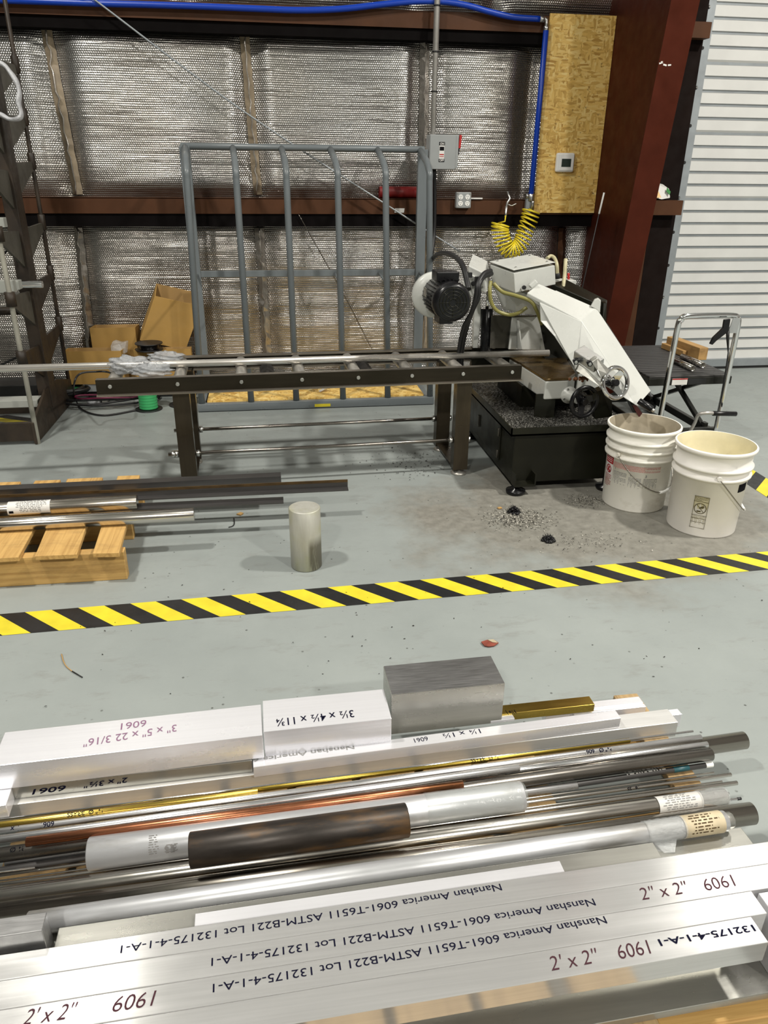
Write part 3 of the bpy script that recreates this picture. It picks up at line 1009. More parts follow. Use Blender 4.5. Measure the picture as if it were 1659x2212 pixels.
for z in sorted(zb):
    m = MB().prism([(XR-.01, 4.56, z-.17), (XR-.01, 4.56, z), (XR-.01, 4.93, z+.01), (XR-.01, 4.93, z-.03)], (.014, 0, 0))
    gp = m.build('rear_gusset', M['rackplate'] if z > .9 else M['rackold'], br_)
    MB().cyl((XR, 4.93, z-.03), (XR, 4.93, z+.055), .020, n=10).build('socket', M['rackold'], br_)
for z in sorted(zf)+[1.36, 1.62]:
    MB().prism([(XR-.01, 4.44, z-.19), (XR-.01, 4.44, z-.01), (XR-.01, 4.10, z+.01), (XR-.01, 4.10, z-.03)], (.014, 0, 0)).build('front_gusset', M['rackplate'] if z > .7 else M['rackold'], br_)
    MB().lathe([(.0, -.035), (.026, -.035), (.026, .035), (0, .035)], (XR+.012, 4.08, z), n=12).build('clamp', M['rackold'], br_)
MB().cyl((XR+.012, 4.08, 0.0), (XR+.012, 4.08, 2.0), .013, n=12).build('front_rod', M['rackgal'], br_)
MB().cyl((XR, 4.93, 0.02), (XR, 4.93, 2.2), .0115, n=10).build('rear_rod', M['rackold'], br_)
# bars held by the rack, seen end on
for k, (zq, y0, hh, ww, lab) in enumerate(((zf[0]+.03, 4.20, .045, .05, 'pale flat bar on the upper arm of the old brown rack'),
                                          (zf[1]+.035, 4.16, .06, .05, 'pale square bar on the middle arm, nearest the front rod'),
                                          (zf[1]+.03, 4.25, .045, .06, 'pale grey bar on the middle arm, second behind the front rod'),
                                          (0.147, 4.30, .04, .10, 'pale bar end resting on the lower beams of the old rack'))):
    tag(MB().lohi(-2.2, XR+(.012 if k != 3 else -.02), y0, y0+ww, zq-hh/2+.015, zq+hh/2+.015).build('stock_bar', M['palebar'], bevel=.002), lab, 'metal bar', 'bars held on the old rack')
tag(MB().cyl((-2.2, 4.36, zf[1]+.035), (XR+.10, 4.36, zf[1]+.035), .019, n=20).build('round_stock', M['chrome']), 'shiny round bar sticking out past the post of the old rack', 'metal bar')
tag(MB().cyl((-2.3, 4.62, .62), (XR-.06, 4.62, .62), .022, n=14).build('dark_pipe', M['rackold']), 'dark pipe running left behind the post of the old rack', 'pipe')
lp = spline([W(x, y, 4.4) for x, y in ((-30, 128), (5, 138), (22, 156), (36, 178), (42, 200), (40, 222), (46, 245), (40, 256), (20, 257), (0, 247), (-30, 240))], 6)
tag(MB().tube(lp, [.024+.003*math.sin(i*.5) for i in range(len(lp))], 10, flat=.45).build('plastic_wrap_loop', M['milky']), 'loop of milky plastic film hanging on the old brown rack', 'plastic film')
tag(MB().tube(spline([W(-20, 560, 4.3), W(8, 548, 4.35), W(22, 530, 4.4)]), .006, 6).build('black_strap', M['cable']), 'black strap end behind the front rod of the old rack', 'strap')

# ------------------------------------------------------------------ cardboard boxes and cable spools by the wall


def slab(mb, p, a, b, t):
    n = nrm(np.cross(a, b))*t
    mb.hexa(p, a, b, n)


def carton(name, lab, p, ex, ey, ez, lid=None):
    p, ex, ey, ez = (np.array(q, float) for q in (p, ex, ey, ez))
    o = thing(name, p, lab, 'box', 'cardboard boxes by the wall')
    t = .005
    MB().hexa(p, ex, nrm(ey)*t, ez).build('front_panel', M['card'], o)
    MB().hexa(p+ey-nrm(ey)*t, ex, nrm(ey)*t, ez).build('back_panel', M['card_in'], o)
    MB().hexa(p+nrm(ey)*t, nrm(ex)*t, ey-nrm(ey)*2*t, ez).build('side_panel', M['card'], o)
    MB().hexa(p+ex-nrm(ex)*t+nrm(ey)*t, nrm(ex)*t, ey-nrm(ey)*2*t, ez).build('side_panel', M['card'], o)
    MB().hexa(p+nrm(ex)*t+nrm(ey)*t, ex-nrm(ex)*2*t, ey-nrm(ey)*2*t, nrm(ez)*t).build('bottom_panel', M['card'], o)
    return o


# low boxes on a grey board by the foil, the tall one tilted on top
ZBX = .107
tag(MB().lohi(-1.22, -.50, 4.93, 5.17, .055, .105).build('grey_board', M['enclosure'], bevel=.003), 'light grey board under the cardboard boxes by the wall', 'board')
tag(MB().lohi(-1.20, -.52, 4.96, 5.16, 0, .0545).build('dark_gap_block', M['blackhole'], bevel=.003), 'low black block standing for the dark gap beneath the grey board', 'gap filler')  # added black block that stands for the shaded gap under the board
Y1 = 5.00
bl, brr, tl = W(302, 735, Y1), W(406, 757, Y1-.02), W(334, 640, Y1+.01)
carton('cardboard_box', 'tall open brown cardboard box leaning tilted beside the grey rack', bl, (brr-bl)*.95, (.0, .14, .06), tl-bl)
Y1 = 5.06
b0 = V3(W(201, 760, Y1)[0], Y1, ZBX)
carton('cardboard_box', 'open brown cardboard box standing against the foil left of the tilted box', b0, (W(298, 760, Y1)[0]-b0[0], 0, 0), (.01, .12, 0), (0, 0, W(250, 708, Y1)[2]-ZBX))
Y1 = 4.93
b0 = V3(W(142, 800, Y1)[0], Y1, ZBX)
carton('cardboard_box', 'long low open cardboard box lying on the floor beside the old rack', b0, (W(268, 800, Y1)[0]-b0[0], -.02, 0), (.01, .11, 0), (0, 0, W(200, 758, Y1)[2]-ZBX))
Y1 = 4.91
b0 = V3(W(290, 770, Y1)[0], Y1, ZBX)
zbx = W(390, 754, Y1)[2]
carton('cardboard_box', 'light tan cardboard box behind the roller conveyor under the tilted box', b0, (W(424, 770, Y1)[0]-b0[0]-.03, 0, 0), (0, .07, 0), (0, 0, zbx-ZBX))
p = W(252, 745, 4.9)
tag(MB().prism([W(238, 748, 4.95), W(243, 736, 4.96), W(258, 741, 4.97), W(272, 738, 4.96), W(270, 765, 4.95), W(240, 765, 4.95)], (.01, .05, .0)).build('clear_plastic_bag', M['film'], bevel=.008), 'crumpled clear plastic bag in the open brown box', 'bag')


def spool(lab, c, r, h, wire, flange=M['cable'], n=9):
    o = thing('wire_spool', c, lab, 'spool', 'wire spools by the conveyor leg')
    c = np.array(c, float)
    MB().lathe([(0, 0), (r, 0), (r, .006), (0, .006)], c, n=28).build('lower_flange', flange, o)
    MB().lathe([(0, h-.006), (r, h-.006), (r, h), (0, h)], c, n=28).build('upper_flange', flange, o)
    pr = [(0, .006)]
    for k in range(n):
        z0 = .006+(h-.012)*k/n
        dz = (h-.012)/n
        pr += [(r*.66, z0+dz*.15), (r*.70, z0+dz*.5), (r*.66, z0+dz*.85)]
    pr += [(0, h-.006)]
    MB().lathe(pr, c, n=28).build('wire_winding', wire, o)
    return o


spool('black-flanged spool of bright green wire behind the front conveyor leg', G(322, 884), .082, .17, M['greenwire'])
spool('spool of white wire half hidden behind the front conveyor leg', G(394, 877)+V3(.0, .03, 0), .085, .15, M['white_pl'])
spool('spool of dark blue wire between the white spool and the grey rack', G(404, 862)+V3(0, .20, 0), .075, .14, M['bluewire'])
c = W(325, 757, 4.935)
spool('black reel lying on the light tan box behind the conveyor', (c[0], 4.90, zbx+.002), .085, .045, M['motor'])
tag(MB().cyl(G(214, 868, .03), G(236, 856, .03), .025, n=18, hole=.020).build('plastic_pipe', M['conduit']), 'short grey plastic pipe on the floor among the cables', 'pipe')
tag(MB().ball(G(203, 868, .025), .035, (1.3, 1, .6)).build('plastic_scrap', M['milky']), 'crumpled clear scrap beside the short grey pipe', 'scrap')


def coil(name, lab, cx, cy, rx, ry, turns, r, mat, seed, a0=0.0, z0=.006):
    rnd = random.Random(seed)
    pts = []
    N = turns*22
    for i in range(N+1):
        a = a0+2*math.pi*i/22
        j = 1+.10*math.sin(i*.37+seed)+.05*math.sin(i*.9)
        pts.append(V3(cx+math.cos(a)*rx*j, cy+math.sin(a)*ry*j, z0+r+.012*(i/22 % 3)+.01*abs(math.sin(i*.5))))
    tag(MB().tube(pts, r, 6).build(name, mat), lab, 'cable', 'cables on the floor by the wall')


q = G(238, 868)
coil('cable_coil', 'coil of black cable on the floor behind the conveyor end', q[0]-.02, q[1], .30, .17, 3, .007, M['cable'], 1)
coil('cable_coil', 'green cable coil on the floor under the cardboard boxes', q[0]-.12, q[1]+.14, .22, .07, 2, .006, M['greenwire'], 2, z0=.05)
coil('cable_coil', 'dark pink cable loop on the floor beside the black coil', q[0]+.05, q[1]-.10, .22, .06, 1, .006, M['magenta'], 4, z0=.045)
coil('cable_coil', 'thick black cable heap by the foot of the old rack', q[0]-.28, q[1]+.02, .14, .10, 3, .011, M['cable'], 5, z0=.05)
tag(MB().tube(spline([G(300, 885, .008), G(225, 897, .008), G(178, 885, .008), G(162, 858, .02), W(160, 830, 4.25), W(172, 808, 4.27), W(205, 803, 4.3), W(240, 806, 4.36), G(280, 830, .02)]), .0055, 6).build('loop_cable', M['cable']), 'single black cable rising in a loop at the conveyor end', 'cable')
tag(MB().tube(spline([W(-20, 800, 4.75), W(30, 775, 4.75), W(60, 765, 4.72), W(80, 790, 4.72), G(90, 850, .02)]), .007, 6).build('drooping_cable', M['cable']), 'black cable drooping behind the old rack', 'cable')
tag(MB().lohi(-2.2, -1.42, 4.85, 5.08, .0, .13).build('storage_crate', M['blackhole'], bevel=.004), 'low black crate on the floor behind the old rack', 'crate')

# ------------------------------------------------------------------ roller conveyor
cv = thing('roller_conveyor', (0.2, 3.5, 0), 'dark steel roller conveyor feeding the bandsaw', 'conveyor')
fa, fb = V3(-.755, 3.267, 0), V3(1.15, 3.33, 0)
U = nrm(fb-fa)
N_ = V3(-U[1], U[0], 0)
LEN = np.linalg.norm(fb-fa)
DEP = .44
ZT_, ZB_ = .540, .478


def at(s, d, z):
    return fa+U*s+N_*d+V3(0, 0, z)


for d0, sgn in ((0.0, 1), (DEP, -1)):
    o = 'front_rail' if sgn > 0 else 'rear_rail'
    m = MB()
    m.hexa(at(0, d0, ZB_), U*LEN, N_*.005*sgn, V3(0, 0, ZT_-ZB_))
    m.hexa(at(0, d0+.004*sgn, ZT_-.006), U*LEN, N_*.034*sgn, V3(0, 0, .006), mi=1)
    m.hexa(at(0, d0, ZB_-.006), U*LEN, N_*(.034*sgn) if sgn < 0 else -N_*.020, V3(0, 0, .006), mi=1)
    rail = m.build(o, [M['conv'], M['convedge']], cv)
    if sgn > 0:
        for px in (233, 369, 501, 630, 753, 873, 990, 1105):
            t = (px-205)/(1128-205)
            p = W(px, 832-(px-233)*.052, fa[1]+t*(fb[1]-fa[1])-.006)
            MB().cyl(at(t*LEN, -.008, .512), at(t*LEN, .001, .512), .0085, n=10).build('axle_bolt', M['bolt'], rail)
for px in (233, 369, 501, 630, 753, 873, 990, 1105):
    t = (px-205)/(1128-205)
    MB().cyl(at(t*LEN, .045, .512), at(t*LEN, DEP-.045, .512), .026, n=20).build('roller', M['roller'], cv)
    MB().cyl(at(t*LEN, .006, .512), at(t*LEN, DEP-.006, .512), .008, n=10).build('axle', M['bolt'], cv)
for px in (560, 790):
    t = (px-205)/(1128-205)
    c0 = at(t*LEN, .04, .50)
    MB().prism([c0-U*.034+V3(0, 0, -.02), c0+V3(0, 0, .012), c0+U*.034+V3(0, 0, -.02), c0+U*.029+V3(0, 0, -.026), c0+V3(0, 0, 0.002), c0-U*.029+V3(0, 0, -.026)], N_*(DEP-.08)).build('cross_angle', M['hrsteel'], cv)
# legs
for (px, nm) in ((372, 'l'), (993, 'r')):
    t = (px-205)/(1128-205)
    s0 = t*LEN
    if nm == 'r':
        s0 = np.dot(G(990, 1022)-fa, U)
    for d in (0.045, DEP-.04):
        L_ = MB()
        L_.hexa(at(s0-.036, d-.028, .028), U*.072, N_*.006, V3(0, 0, ZB_-.028))
        L_.hexa(at(s0-.036, d-.022, .028), U*.006, N_*.05, V3(0, 0, ZB_-.028))
        L_.hexa(at(s0+.030, d-.022, .028), U*.006, N_*.05, V3(0, 0, ZB_-.028))
        lg = L_.build('leg', M['leg'], cv)
        MB().lathe([(0, 0), (.038, 0), (.040, .006), (.022, .014), (.012, .018), (.012, .06), (0, .06)], at(s0, d, 0), n=20).build('levelling_foot', M['roller'], lg)
    MB().hexa(at(s0-.03, .07, .030), U*.06, N_*(DEP-.14), V3(0, 0, .010)).build('foot_bar', M['leg'], cv)
sl = (372-205)/(1128-205)*LEN
sr = np.dot(G(990, 1022)-fa, U)
for d, z in ((.045, .175), (DEP-.04, .175)):
    MB().cyl(at(sl-.085, d, z), at(sr+.045, d, z), .0085, n=10).build('tie_rod', M['steelgrey'], cv)
    for s in (sl-.062, sl-.046, sl+.046, sr-.046, sr+.042):
        MB().cyl(at(s-.008, d, z), at(s+.008, d, z), .0165, n=6).build('nut', M['bolt'], cv)

zr = .512+.026+.0165
pA, pB = W(0, 790, 3.47), W(1185, 757, 3.47)
yy = 3.485
tag(MB().cyl((-2.3, yy-.045, zr), (W(1186, 757, yy+.035)[0], yy+.035, zr), .0160, n=20, hole=.0137).build('long_steel_pipe', M['pipe_bright']), 'long shiny steel pipe lying across the conveyor rollers into the saw', 'pipe')


def crumple(c, sx, sy, sz, ang, seed, n=34, m=20):
    """a crumpled handful of film: a lumpy ellipsoid lying along ang"""
    rnd = random.Random(seed)
    ph = [rnd.uniform(0, 6.28) for _ in range(8)]
    mb = MB().ball((0, 0, 0), 1.0, (1, 1, 1), n, m)
    ca, sa = math.cos(ang), math.sin(ang)
    out = []
    for p in mb.v:
        f = 1+.16*math.sin(7*p[0]+ph[0])*math.sin(6*p[1]+ph[1])+.13*math.sin(11*p[2]+5*p[0]+ph[2])+.08*math.sin(19*p[0]+ph[3])*math.cos(17*p[2]+ph[4])+.05*rnd.uniform(-1, 1)
        q = p*f*V3(sx, sy, sz)
        out.append(V3(c[0]+q[0]*ca-q[1]*sa, c[1]+q[0]*sa+q[1]*ca, c[2]+max(-sz*.8, q[2])))
    mb.v = out
    return mb


c = W(278, 789, 3.43)
tag(crumple(c, .085, .055, .040, -.1, 5).build('bubble_wrap', M['bubble']), 'crumpled bubble wrap draped over the long pipe at the left end of the conveyor', 'bubble wrap', 'bubble wrap on the conveyor')
c = W(330, 800, 3.36)
tag(crumple(c, .075, .05, .030, .1, 6).build('bubble_wrap', M['bubble']), 'flatter bubble wrap lump between the first two conveyor rollers', 'bubble wrap', 'bubble wrap on the conveyor')
c = W(357, 772, 3.62)
tag(crumple(c, .075, .05, .028, .1, 8).build('bubble_wrap', M['bubble']), 'bubble wrap lump behind the long pipe on the conveyor', 'bubble wrap', 'bubble wrap on the conveyor')

# ------------------------------------------------------------------ bandsaw
sw = thing('bandsaw', (1.35, 3.5, 0), 'white horizontal bandsaw on a black cabinet base', 'saw')
cx0, cx1, cy0, cy1 = 1.065, 1.545, 3.10, 3.98
ZC = .285
cab = MB().prism([(cx0, cy0, .045), (cx0, cy1, .045), (cx0+.0, cy1, ZC), (cx0, cy0, ZC)], (cx1-cx0, 0, 0))
cabo = cab.build('cabinet', M['sawblack'], sw, bevel=.004)
MB().lohi(cx0-.006, cx0, 3.30, 3.78, .085, .262).build('cabinet_door', M['sawblack'], sw, bevel=.003)
dd = MB().lohi(cx0-.014, cx0-.006, 3.66, 3.68, .14, .20).build('door_handle', M['castdark'], sw)
for z in (.115, .225):
    MB().cyl((cx0-.010, 3.31, z-.02), (cx0-.010, 3.31, z+.02), .007, n=10).build('hinge', M['castdark'], sw)
ty0, ty1, tx0, tx1 = 3.065, 3.99, 1.035, 1.655
zt = .322
m = MB().lohi(tx0, tx1, ty0, ty1, ZC, ZC+.008)
m.lohi(tx0, tx1, ty0, ty0+.006, ZC, zt).lohi(tx0, tx1, ty1-.006, ty1, ZC, zt).lohi(tx0, tx0+.006, ty0, ty1, ZC, zt).lohi(tx1-.006, tx1, ty0, ty1, ZC, zt)
m.build('chip_tray', M['sawblack'], sw)
# heaps of chips in the tray
m = MB()
nxg, nyg = 60, 80
vs = []
for j in range(nyg+1):
    for i in range(nxg+1):
        x = tx0+.008+(tx1-tx0-.016)*i/nxg
        y = ty0+.008+(ty1-ty0-.016)*j/nyg
        h = .006+.008*math.sin(9*x+3*y)*math.sin(7*y-2)+.006*random.random()
        h += .018*math.exp(-((x-1.12)**2+(y-3.25)**2)/.02)+.022*math.exp(-((x-1.60)**2+(y-3.12)**2)/.006)
        vs.append(V3(x, y, ZC+.008+max(.002, h)))
m.add(vs, [(j*(nxg+1)+i, j*(nxg+1)+i+1, (j+1)*(nxg+1)+i+1, (j+1)*(nxg+1)+i) for j in range(nyg) for i in range(nxg)])
tag(m.build('chip_heap', M['chips'], sw), kind='stuff')
for (x, y) in ((1.085, 3.12), (1.525, 3.12), (1.085, 3.94), (1.525, 3.94)):
    MB().lathe([(0, 0), (.042, 0), (.045, .008), (.045, .018), (.016, .024), (.016, .05), (0, .05)], (x, y-.035, 0), n=22).build('levelling_foot', M['motor'], sw)
MB().hexa((cx0+.0, cy0-.055, .045), (.10, 0, 0), (0, .055, 0), (0, 0, .010)).hexa((cx0+.0, cy0-.055, .055), (.006, 0, 0), (0, .055, 0), (0, 0, .05)).hexa((cx0+.094, cy0-.055, .055), (.006, 0, 0), (0, .055, 0), (0, 0, .05)).build('foot_bracket', M['sawblack'], sw)

# vice bed: white casting with brown oily table
ZBED = .50
bA, bB, bC = G(1179, 820, ZBED), G(1128, 788, ZBED), G(1100, 772, ZBED)
bD = G(1228, 818, ZBED)
bE = G(1150, 757, ZBED)
bF = bD+(bE-bC)*.0+V3(.03, .30, 0)
h = .095
top = [bA, bD, bD+V3(.07, .09, 0), bE+V3(.16, .02, 0), bC+V3(0, .0, 0), bB]
MB().prism([p-V3(0, 0, h) for p in top], (0, 0, h-.008)).build('bed_casting', M['sawwhite'], sw, bevel=.006)
MB().prism([p-V3(0, 0, .008) for p in top], (0, 0, .012)).build('bed_table', M['oily'], sw, bevel=.003)
# second half of the table behind the blade slot
bG = [bD+V3(.085, .10, 0), bD+V3(.30, .20, 0), bE+V3(.38, .0, 0), bE+V3(.175, .025, 0)]
MB().prism([p-V3(0, 0, h) for p in bG], (0, 0, h-.004)).build('outfeed_bed', M['sawwhite'], sw, bevel=.005)
MB().prism([p-V3(0, 0, .004) for p in bG], (0, 0, .008)).build('outfeed_table', M['oily'], sw, bevel=.002)
# pedestal under the bed
MB().lohi(1.20, 1.50, 3.45, 3.85, .29, ZBED-.09).build('pedestal', M['sawblack'], sw)
fbk = bA+V3(-.015, .02, 0)
MB().lohi(fbk[0]-.02, fbk[0]+.075, fbk[1]-.012, fbk[1]-.004, .297, ZBED-.07).build('front_bracket', M['sawblack'], sw)
rr = G(1240, 822, ZBED+.006)
m = MB()
rnd = random.Random(3)
for k in range(26):
    m.ball(rr+V3(rnd.uniform(-.02, .07), rnd.uniform(-.012, .015), rnd.uniform(0, .012)), rnd.uniform(.004, .008), n=8, m=5)
tag(m.build('rust_crumbs', paint('rust_crumbs', (0.20, 0.08, 0.03), .8, .5, 40), sw), kind='stuff')
# lead screw housing and black hand wheel
hA, hB = W(1226, 852, 3.235), W(1262, 868, 3.10)
ax = nrm(hB-hA)
MB().lathe([(0, 0), (.038, 0), (.040, .006), (.040, .016), (.025, .022), (.022, .10), (0, .10)], hA, ax, n=24).build('screw_housing', M['sawwhite'], sw)
for a in (.4, 2.0, 3.6, 5.2):
    _, u, w = MB().frame(ax)
    p = hA+(u*math.cos(a)+w*math.sin(a))*.032
    MB().cyl(p+ax*.014, p+ax*.022, .0055, n=10).build('housing_bolt', M['bolt'], sw)


def handwheel(name, c, ax, R, tr, rim, hub, spokes=3, dish=.02, phase=.3):
    c, ax = np.array(c, float), nrm(np.array(ax, float))
    _, u, w = MB().frame(ax)
    pr = [(R+tr*math.cos(2*math.pi*k/10), tr*math.sin(2*math.pi*k/10)) for k in range(10)]
    m = MB().lathe(pr, c, ax, n=44, closed=True)
    for k in range(spokes):
        a = phase+2*math.pi*k/spokes
        d = u*math.cos(a)+w*math.sin(a)
        sd = np.cross(ax, d)
        q0, q1 = c-ax*dish+d*R*.18, c+d*(R-tr*.5)
        m.prism([q0-sd*.020, q0+sd*.020, q1+sd*.013, q1-sd*.013], ax*.007)
    o = m.build(name, rim, sw, bevel=.001)
    MB().cyl(c-ax*(dish+.02), c+ax*.012, R*.23, n=20).build('wheel_hub', hub, o)
    return o


hb = handwheel('black_handwheel', hB, ax, .066, .010, M['motor'], M['motor'], 3)
_, u, w = MB().frame(ax)
hw = handwheel('chrome_handwheel', W(1329, 827, 3.02), V3(.25, -.93, .27), .066, .0105, M['chrome'], M['motor'], 3, phase=.9)

# rear fixed jaw plates
p = W(1062, 750, 3.62)
MB().prism([W(1058, 752, 3.60), W(1061, 682, 3.62), W(1166, 683, 3.66), W(1166, 686, 3.66), W(1106, 690, 3.63), W(1100, 752, 3.62)], (.004, .018, 0)).build('jaw_plate', M['castdark'], sw)
MB().prism([W(1098, 755, 3.60), W(1106, 686, 3.615), W(1163, 684, 3.65), W(1178, 757, 3.66)], (.004, .03, 0)).build('vice_jaw', M['sawwhite'], sw, bevel=.003)
MB().prism([W(1118, 755, 3.585), W(1117, 692, 3.60), W(1122, 692, 3.60), W(1128, 755, 3.56)], (.004, .03, 0)).build('jaw_rib', M['sawwhite'], sw, bevel=.002)
MB().prism([W(1168, 757, 3.62), W(1172, 733, 3.63), W(1178, 757, 3.58)], (.004, .03, 0)).build('jaw_rib', M['sawwhite'], sw)
MB().prism([W(1150, 745, 3.68), W(1170, 690, 3.70), W(1225, 730, 3.66), W(1260, 800, 3.58), W(1215, 812, 3.55)], (.02, .12, 0)).build('jaw_carriage', M['sawblack'], sw)
# white pivot frames, hydraulic cylinder
MB().prism([W(1022, 752, 3.66), W(1026, 640, 3.66), W(1038, 640, 3.66), W(1040, 690, 3.66), W(1032, 752, 3.66)], (.004, .05, 0)).build('pivot_upright', M['sawwhite'], sw, bevel=.003)
MB().prism([W(1018, 800, 3.72), W(1020, 752, 3.72), W(1052, 752, 3.72), W(1200, 752, 3.80), W(1200, 800, 3.8)], (.004, .05, 0)).build('pivot_base', M['sawblack'], sw)
MB().prism([W(1060, 612, 3.62), W(1088, 668, 3.60), W(1114, 676, 3.58), W(1150, 680, 3.60), W(1175, 680, 3.56), W(1170, 640, 3.5), W(1110, 625, 3.5)], (.03, .10, 0)).build('swivel_frame', M['sawwhite'], sw, bevel=.004)
MB().prism([W(1068, 618, 3.60), W(1166, 662, 3.47), W(1165, 650, 3.47), W(1080, 612, 3.58)], (.01, -.05, 0)).build('arm_tube', M['sawwhite'], sw, bevel=.003)
MB().cyl(W(1050, 760, 3.64), W(1052, 667, 3.66), .030, n=22).build('hydraulic_cylinder', M['motor'], sw)
MB().cyl(W(1052, 670, 3.66), W(1054, 630, 3.66), .008, n=12).build('cylinder_rod', M['chrome'], sw)

# motor with fan cover and gearbox
mF, mB_ = W(979, 654, 3.16), W(948, 635, 3.40)
ax = nrm(mF-mB_)
LM = np.linalg.norm(mF-mB_)
R = .078
mt = MB().lathe([(0, 0), (R*.95, 0), (R, .01), (R, LM-.06), (R*1.06, LM-.055), (R*1.06, LM-.016), (R*.93, LM-.003), (R*.86, LM), (0, LM)], mB_, ax, n=40).build('motor', M['motor'], sw)
_, u, w = MB().frame(ax)
m = MB()
for k in range(28):
    a = 2*math.pi*k/28
    d = u*math.cos(a)+w*math.sin(a)
    sd = np.cross(ax, d)
    m.hexa(mB_+ax*.03+d*(R-.002)-sd*.002, ax*(LM-.10), sd*.004, d*.009)
m.build('cooling_fins', M['motor'], mt)
m = MB()
for r_ in (.018, .032, .046, .060):
    m.lathe([(r_+.0022*math.cos(q), .0022*math.sin(q)) for q in np.linspace(0, 2*math.pi, 8)[:-1]], mF+ax*.001, ax, n=36, closed=True)
for k in range(8):
    a = 2*math.pi*k/8
    d = u*math.cos(a)+w*math.sin(a)
    m.cyl(mF+ax*.001+d*.012, mF+ax*.001+d*.064, .0018, n=6)
m.build('fan_grille', M['sawblack'], mt)
upv = nrm(V3(0, 0, 1)-ax*ax[2])
sd = np.cross(upv, ax)
MB().hexa(mB_+ax*.05+upv*(R-.006)-sd*.05, sd*.10, ax*.095, upv*.042).build('junction_box', M['motor'], mt, bevel=.005)
MB().hexa(mB_+ax*.045-upv*(R+.03)-sd*.03, sd*.06, ax*.10, upv*.04).build('motor_foot', M['motor'], mt, bevel=.003)
MB().hexa(mB_+ax*.05+sd*(-R-.003)+upv*.0, ax*.055, upv*.04, -sd*.003).build('rating_plate', M['bolt'], mt)
dc = W(937, 637, 3.46)
MB().lathe([(0, 0), (.096, 0), (.102, .006), (.102, .026), (.094, .036), (.06, .044), (0, .046)], dc-ax*.02, ax, n=40).build('wheel_disc', M['sawwhite'], sw)
gA = W(1035, 590, 3.56)
# gearbox: white casting behind the electrical box
g1 = [W(1011, 583, 3.56), W(1036, 560, 3.62), W(1062, 568, 3.62), W(1064, 590, 3.58), W(1040, 598, 3.52)]
MB().prism([W(1008, 625, 3.50), W(1012, 573, 3.50), W(1046, 590, 3.46), W(1052, 632, 3.46)], (.075, .22, .03)).build('gearbox', M['sawwhite'], sw, bevel=.005)
MB().prism([W(1000, 600, 3.50), W(1010, 588, 3.50), W(1035, 602, 3.46), W(1028, 640, 3.46), W(1000, 640, 3.50)], (.05, .12, 0)).build('gearbox_flange', M['sawwhite'], sw, bevel=.005)
for x, y in ((1014, 594), (1031, 603)):
    p = W(x, y, 3.465)
    MB().box(p, .022, .02, .022).build('slot', M['cable'], sw)
MB().cyl(W(1024, 612, 3.46), W(1022, 613, 3.44), .011, n=12).build('knob', M['cable'], sw)

# electrical box
tL, tF, tR = W(1058.5, 568.5, 3.60), W(1109.8, 587, 3.40), W(1198.6, 570, 3.52)
dn = W(1113, 633, 3.41)-tF
e1, e2 = tL-tF, tR-tF
MB().hexa(tF+dn, e2, e1, -dn*.93).build('control_box', M['sawwhite'], sw, bevel=.003)
MB().hexa(tF-dn*.06-nrm(e1)*.003-nrm(e2)*.003, e2*1.02, e1*1.02, -dn*-.0+(-dn)*.03+dn*.0).build('box_lid', M['sawwhite'], sw, bevel=.002)
for a, b in ((.12, .12), (.88, .12), (.12, .88), (.5, .9), (.9, .85)):
    p = tF+e2*a+e1*b-dn*.09
    MB().cyl(p, p-nrm(dn)*.004, .005, n=10).build('lid_screw', M['bolt'], sw)
p = W(1132, 621, 3.415)
MB().cyl(p+V3(0, .004, 0), p-V3(0, .004, 0), .0095, n=16).build('cable_gland', M['cable'], sw)
MB().hexa(W(1143, 617, 3.40), W(1157, 604, 3.40)-W(1143, 617, 3.40), W(1149, 624, 3.40)-W(1143, 617, 3.40), (0, .02, 0)).build('limit_switch', M['sawwhite'], sw, bevel=.004)

# saw bow: sloping cover and wheel housing
cL, cB, cRB, cRF = W(1138.5, 632, 3.36), W(1163.8, 612.4, 3.45), W(1288.7, 664.7, 3.31), W(1255, 693, 3.20)
thick = (cRB-cRF)
MB().prism([cL, cB, cRB, cRF], (0, .004, -.018)).build('bow_cover', M['sawwhite'], sw, bevel=.004)
side = [cRF, W(1376.5, 878, 3.00), W(1320, 842, 3.05), W(1245, 800, 3.13), W(1197, 727, 3.23), W(1167, 694, 3.30), W(1165, 653, 3.32)]
MB().prism(side, thick).build('wheel_housing', M['sawwhite'], sw, bevel=.004)
# raised seam triangle on the housing side
MB().prism([W(1166, 654, 3.318), W(1256, 694, 3.198), W(1243, 798, 3.128), W(1240, 790, 3.13), W(1180, 690, 3.29)], (-.003, -.003, 0)).build('housing_panel', M['sawwhite'], sw, bevel=.001)
m = MB().prism([W(1310, 696, 3.31), W(1313, 700, 3.31), W(1411, 856, 3.10), W(1407, 857, 3.10)], (.002, .02, 0)).build('rubber_edge', M['cable'], sw)
# black beam behind the cover and its white lug
MB().prism([W(1190, 612, 3.58), W(1222, 603, 3.68), W(1312, 648, 3.50), W(1305, 662, 3.44)], (0, 0, -.09)).build('rear_beam', M['sawblack'], sw, bevel=.003)
MB().prism([W(1276, 662, 3.30), W(1284, 648, 3.30), W(1292, 645, 3.30), W(1298, 650, 3.30), W(1296, 676, 3.30), W(1288, 668, 3.30)], (.012, .03, 0)).build('lug', M['sawwhite'], sw, bevel=.002)
MB().prism([W(1304, 655, 3.40), W(1311, 655, 3.40), W(1309, 700, 3.38), W(1302, 690, 3.38)], (.01, .05, 0)).build('hinge_block', M['sawblack'], sw)
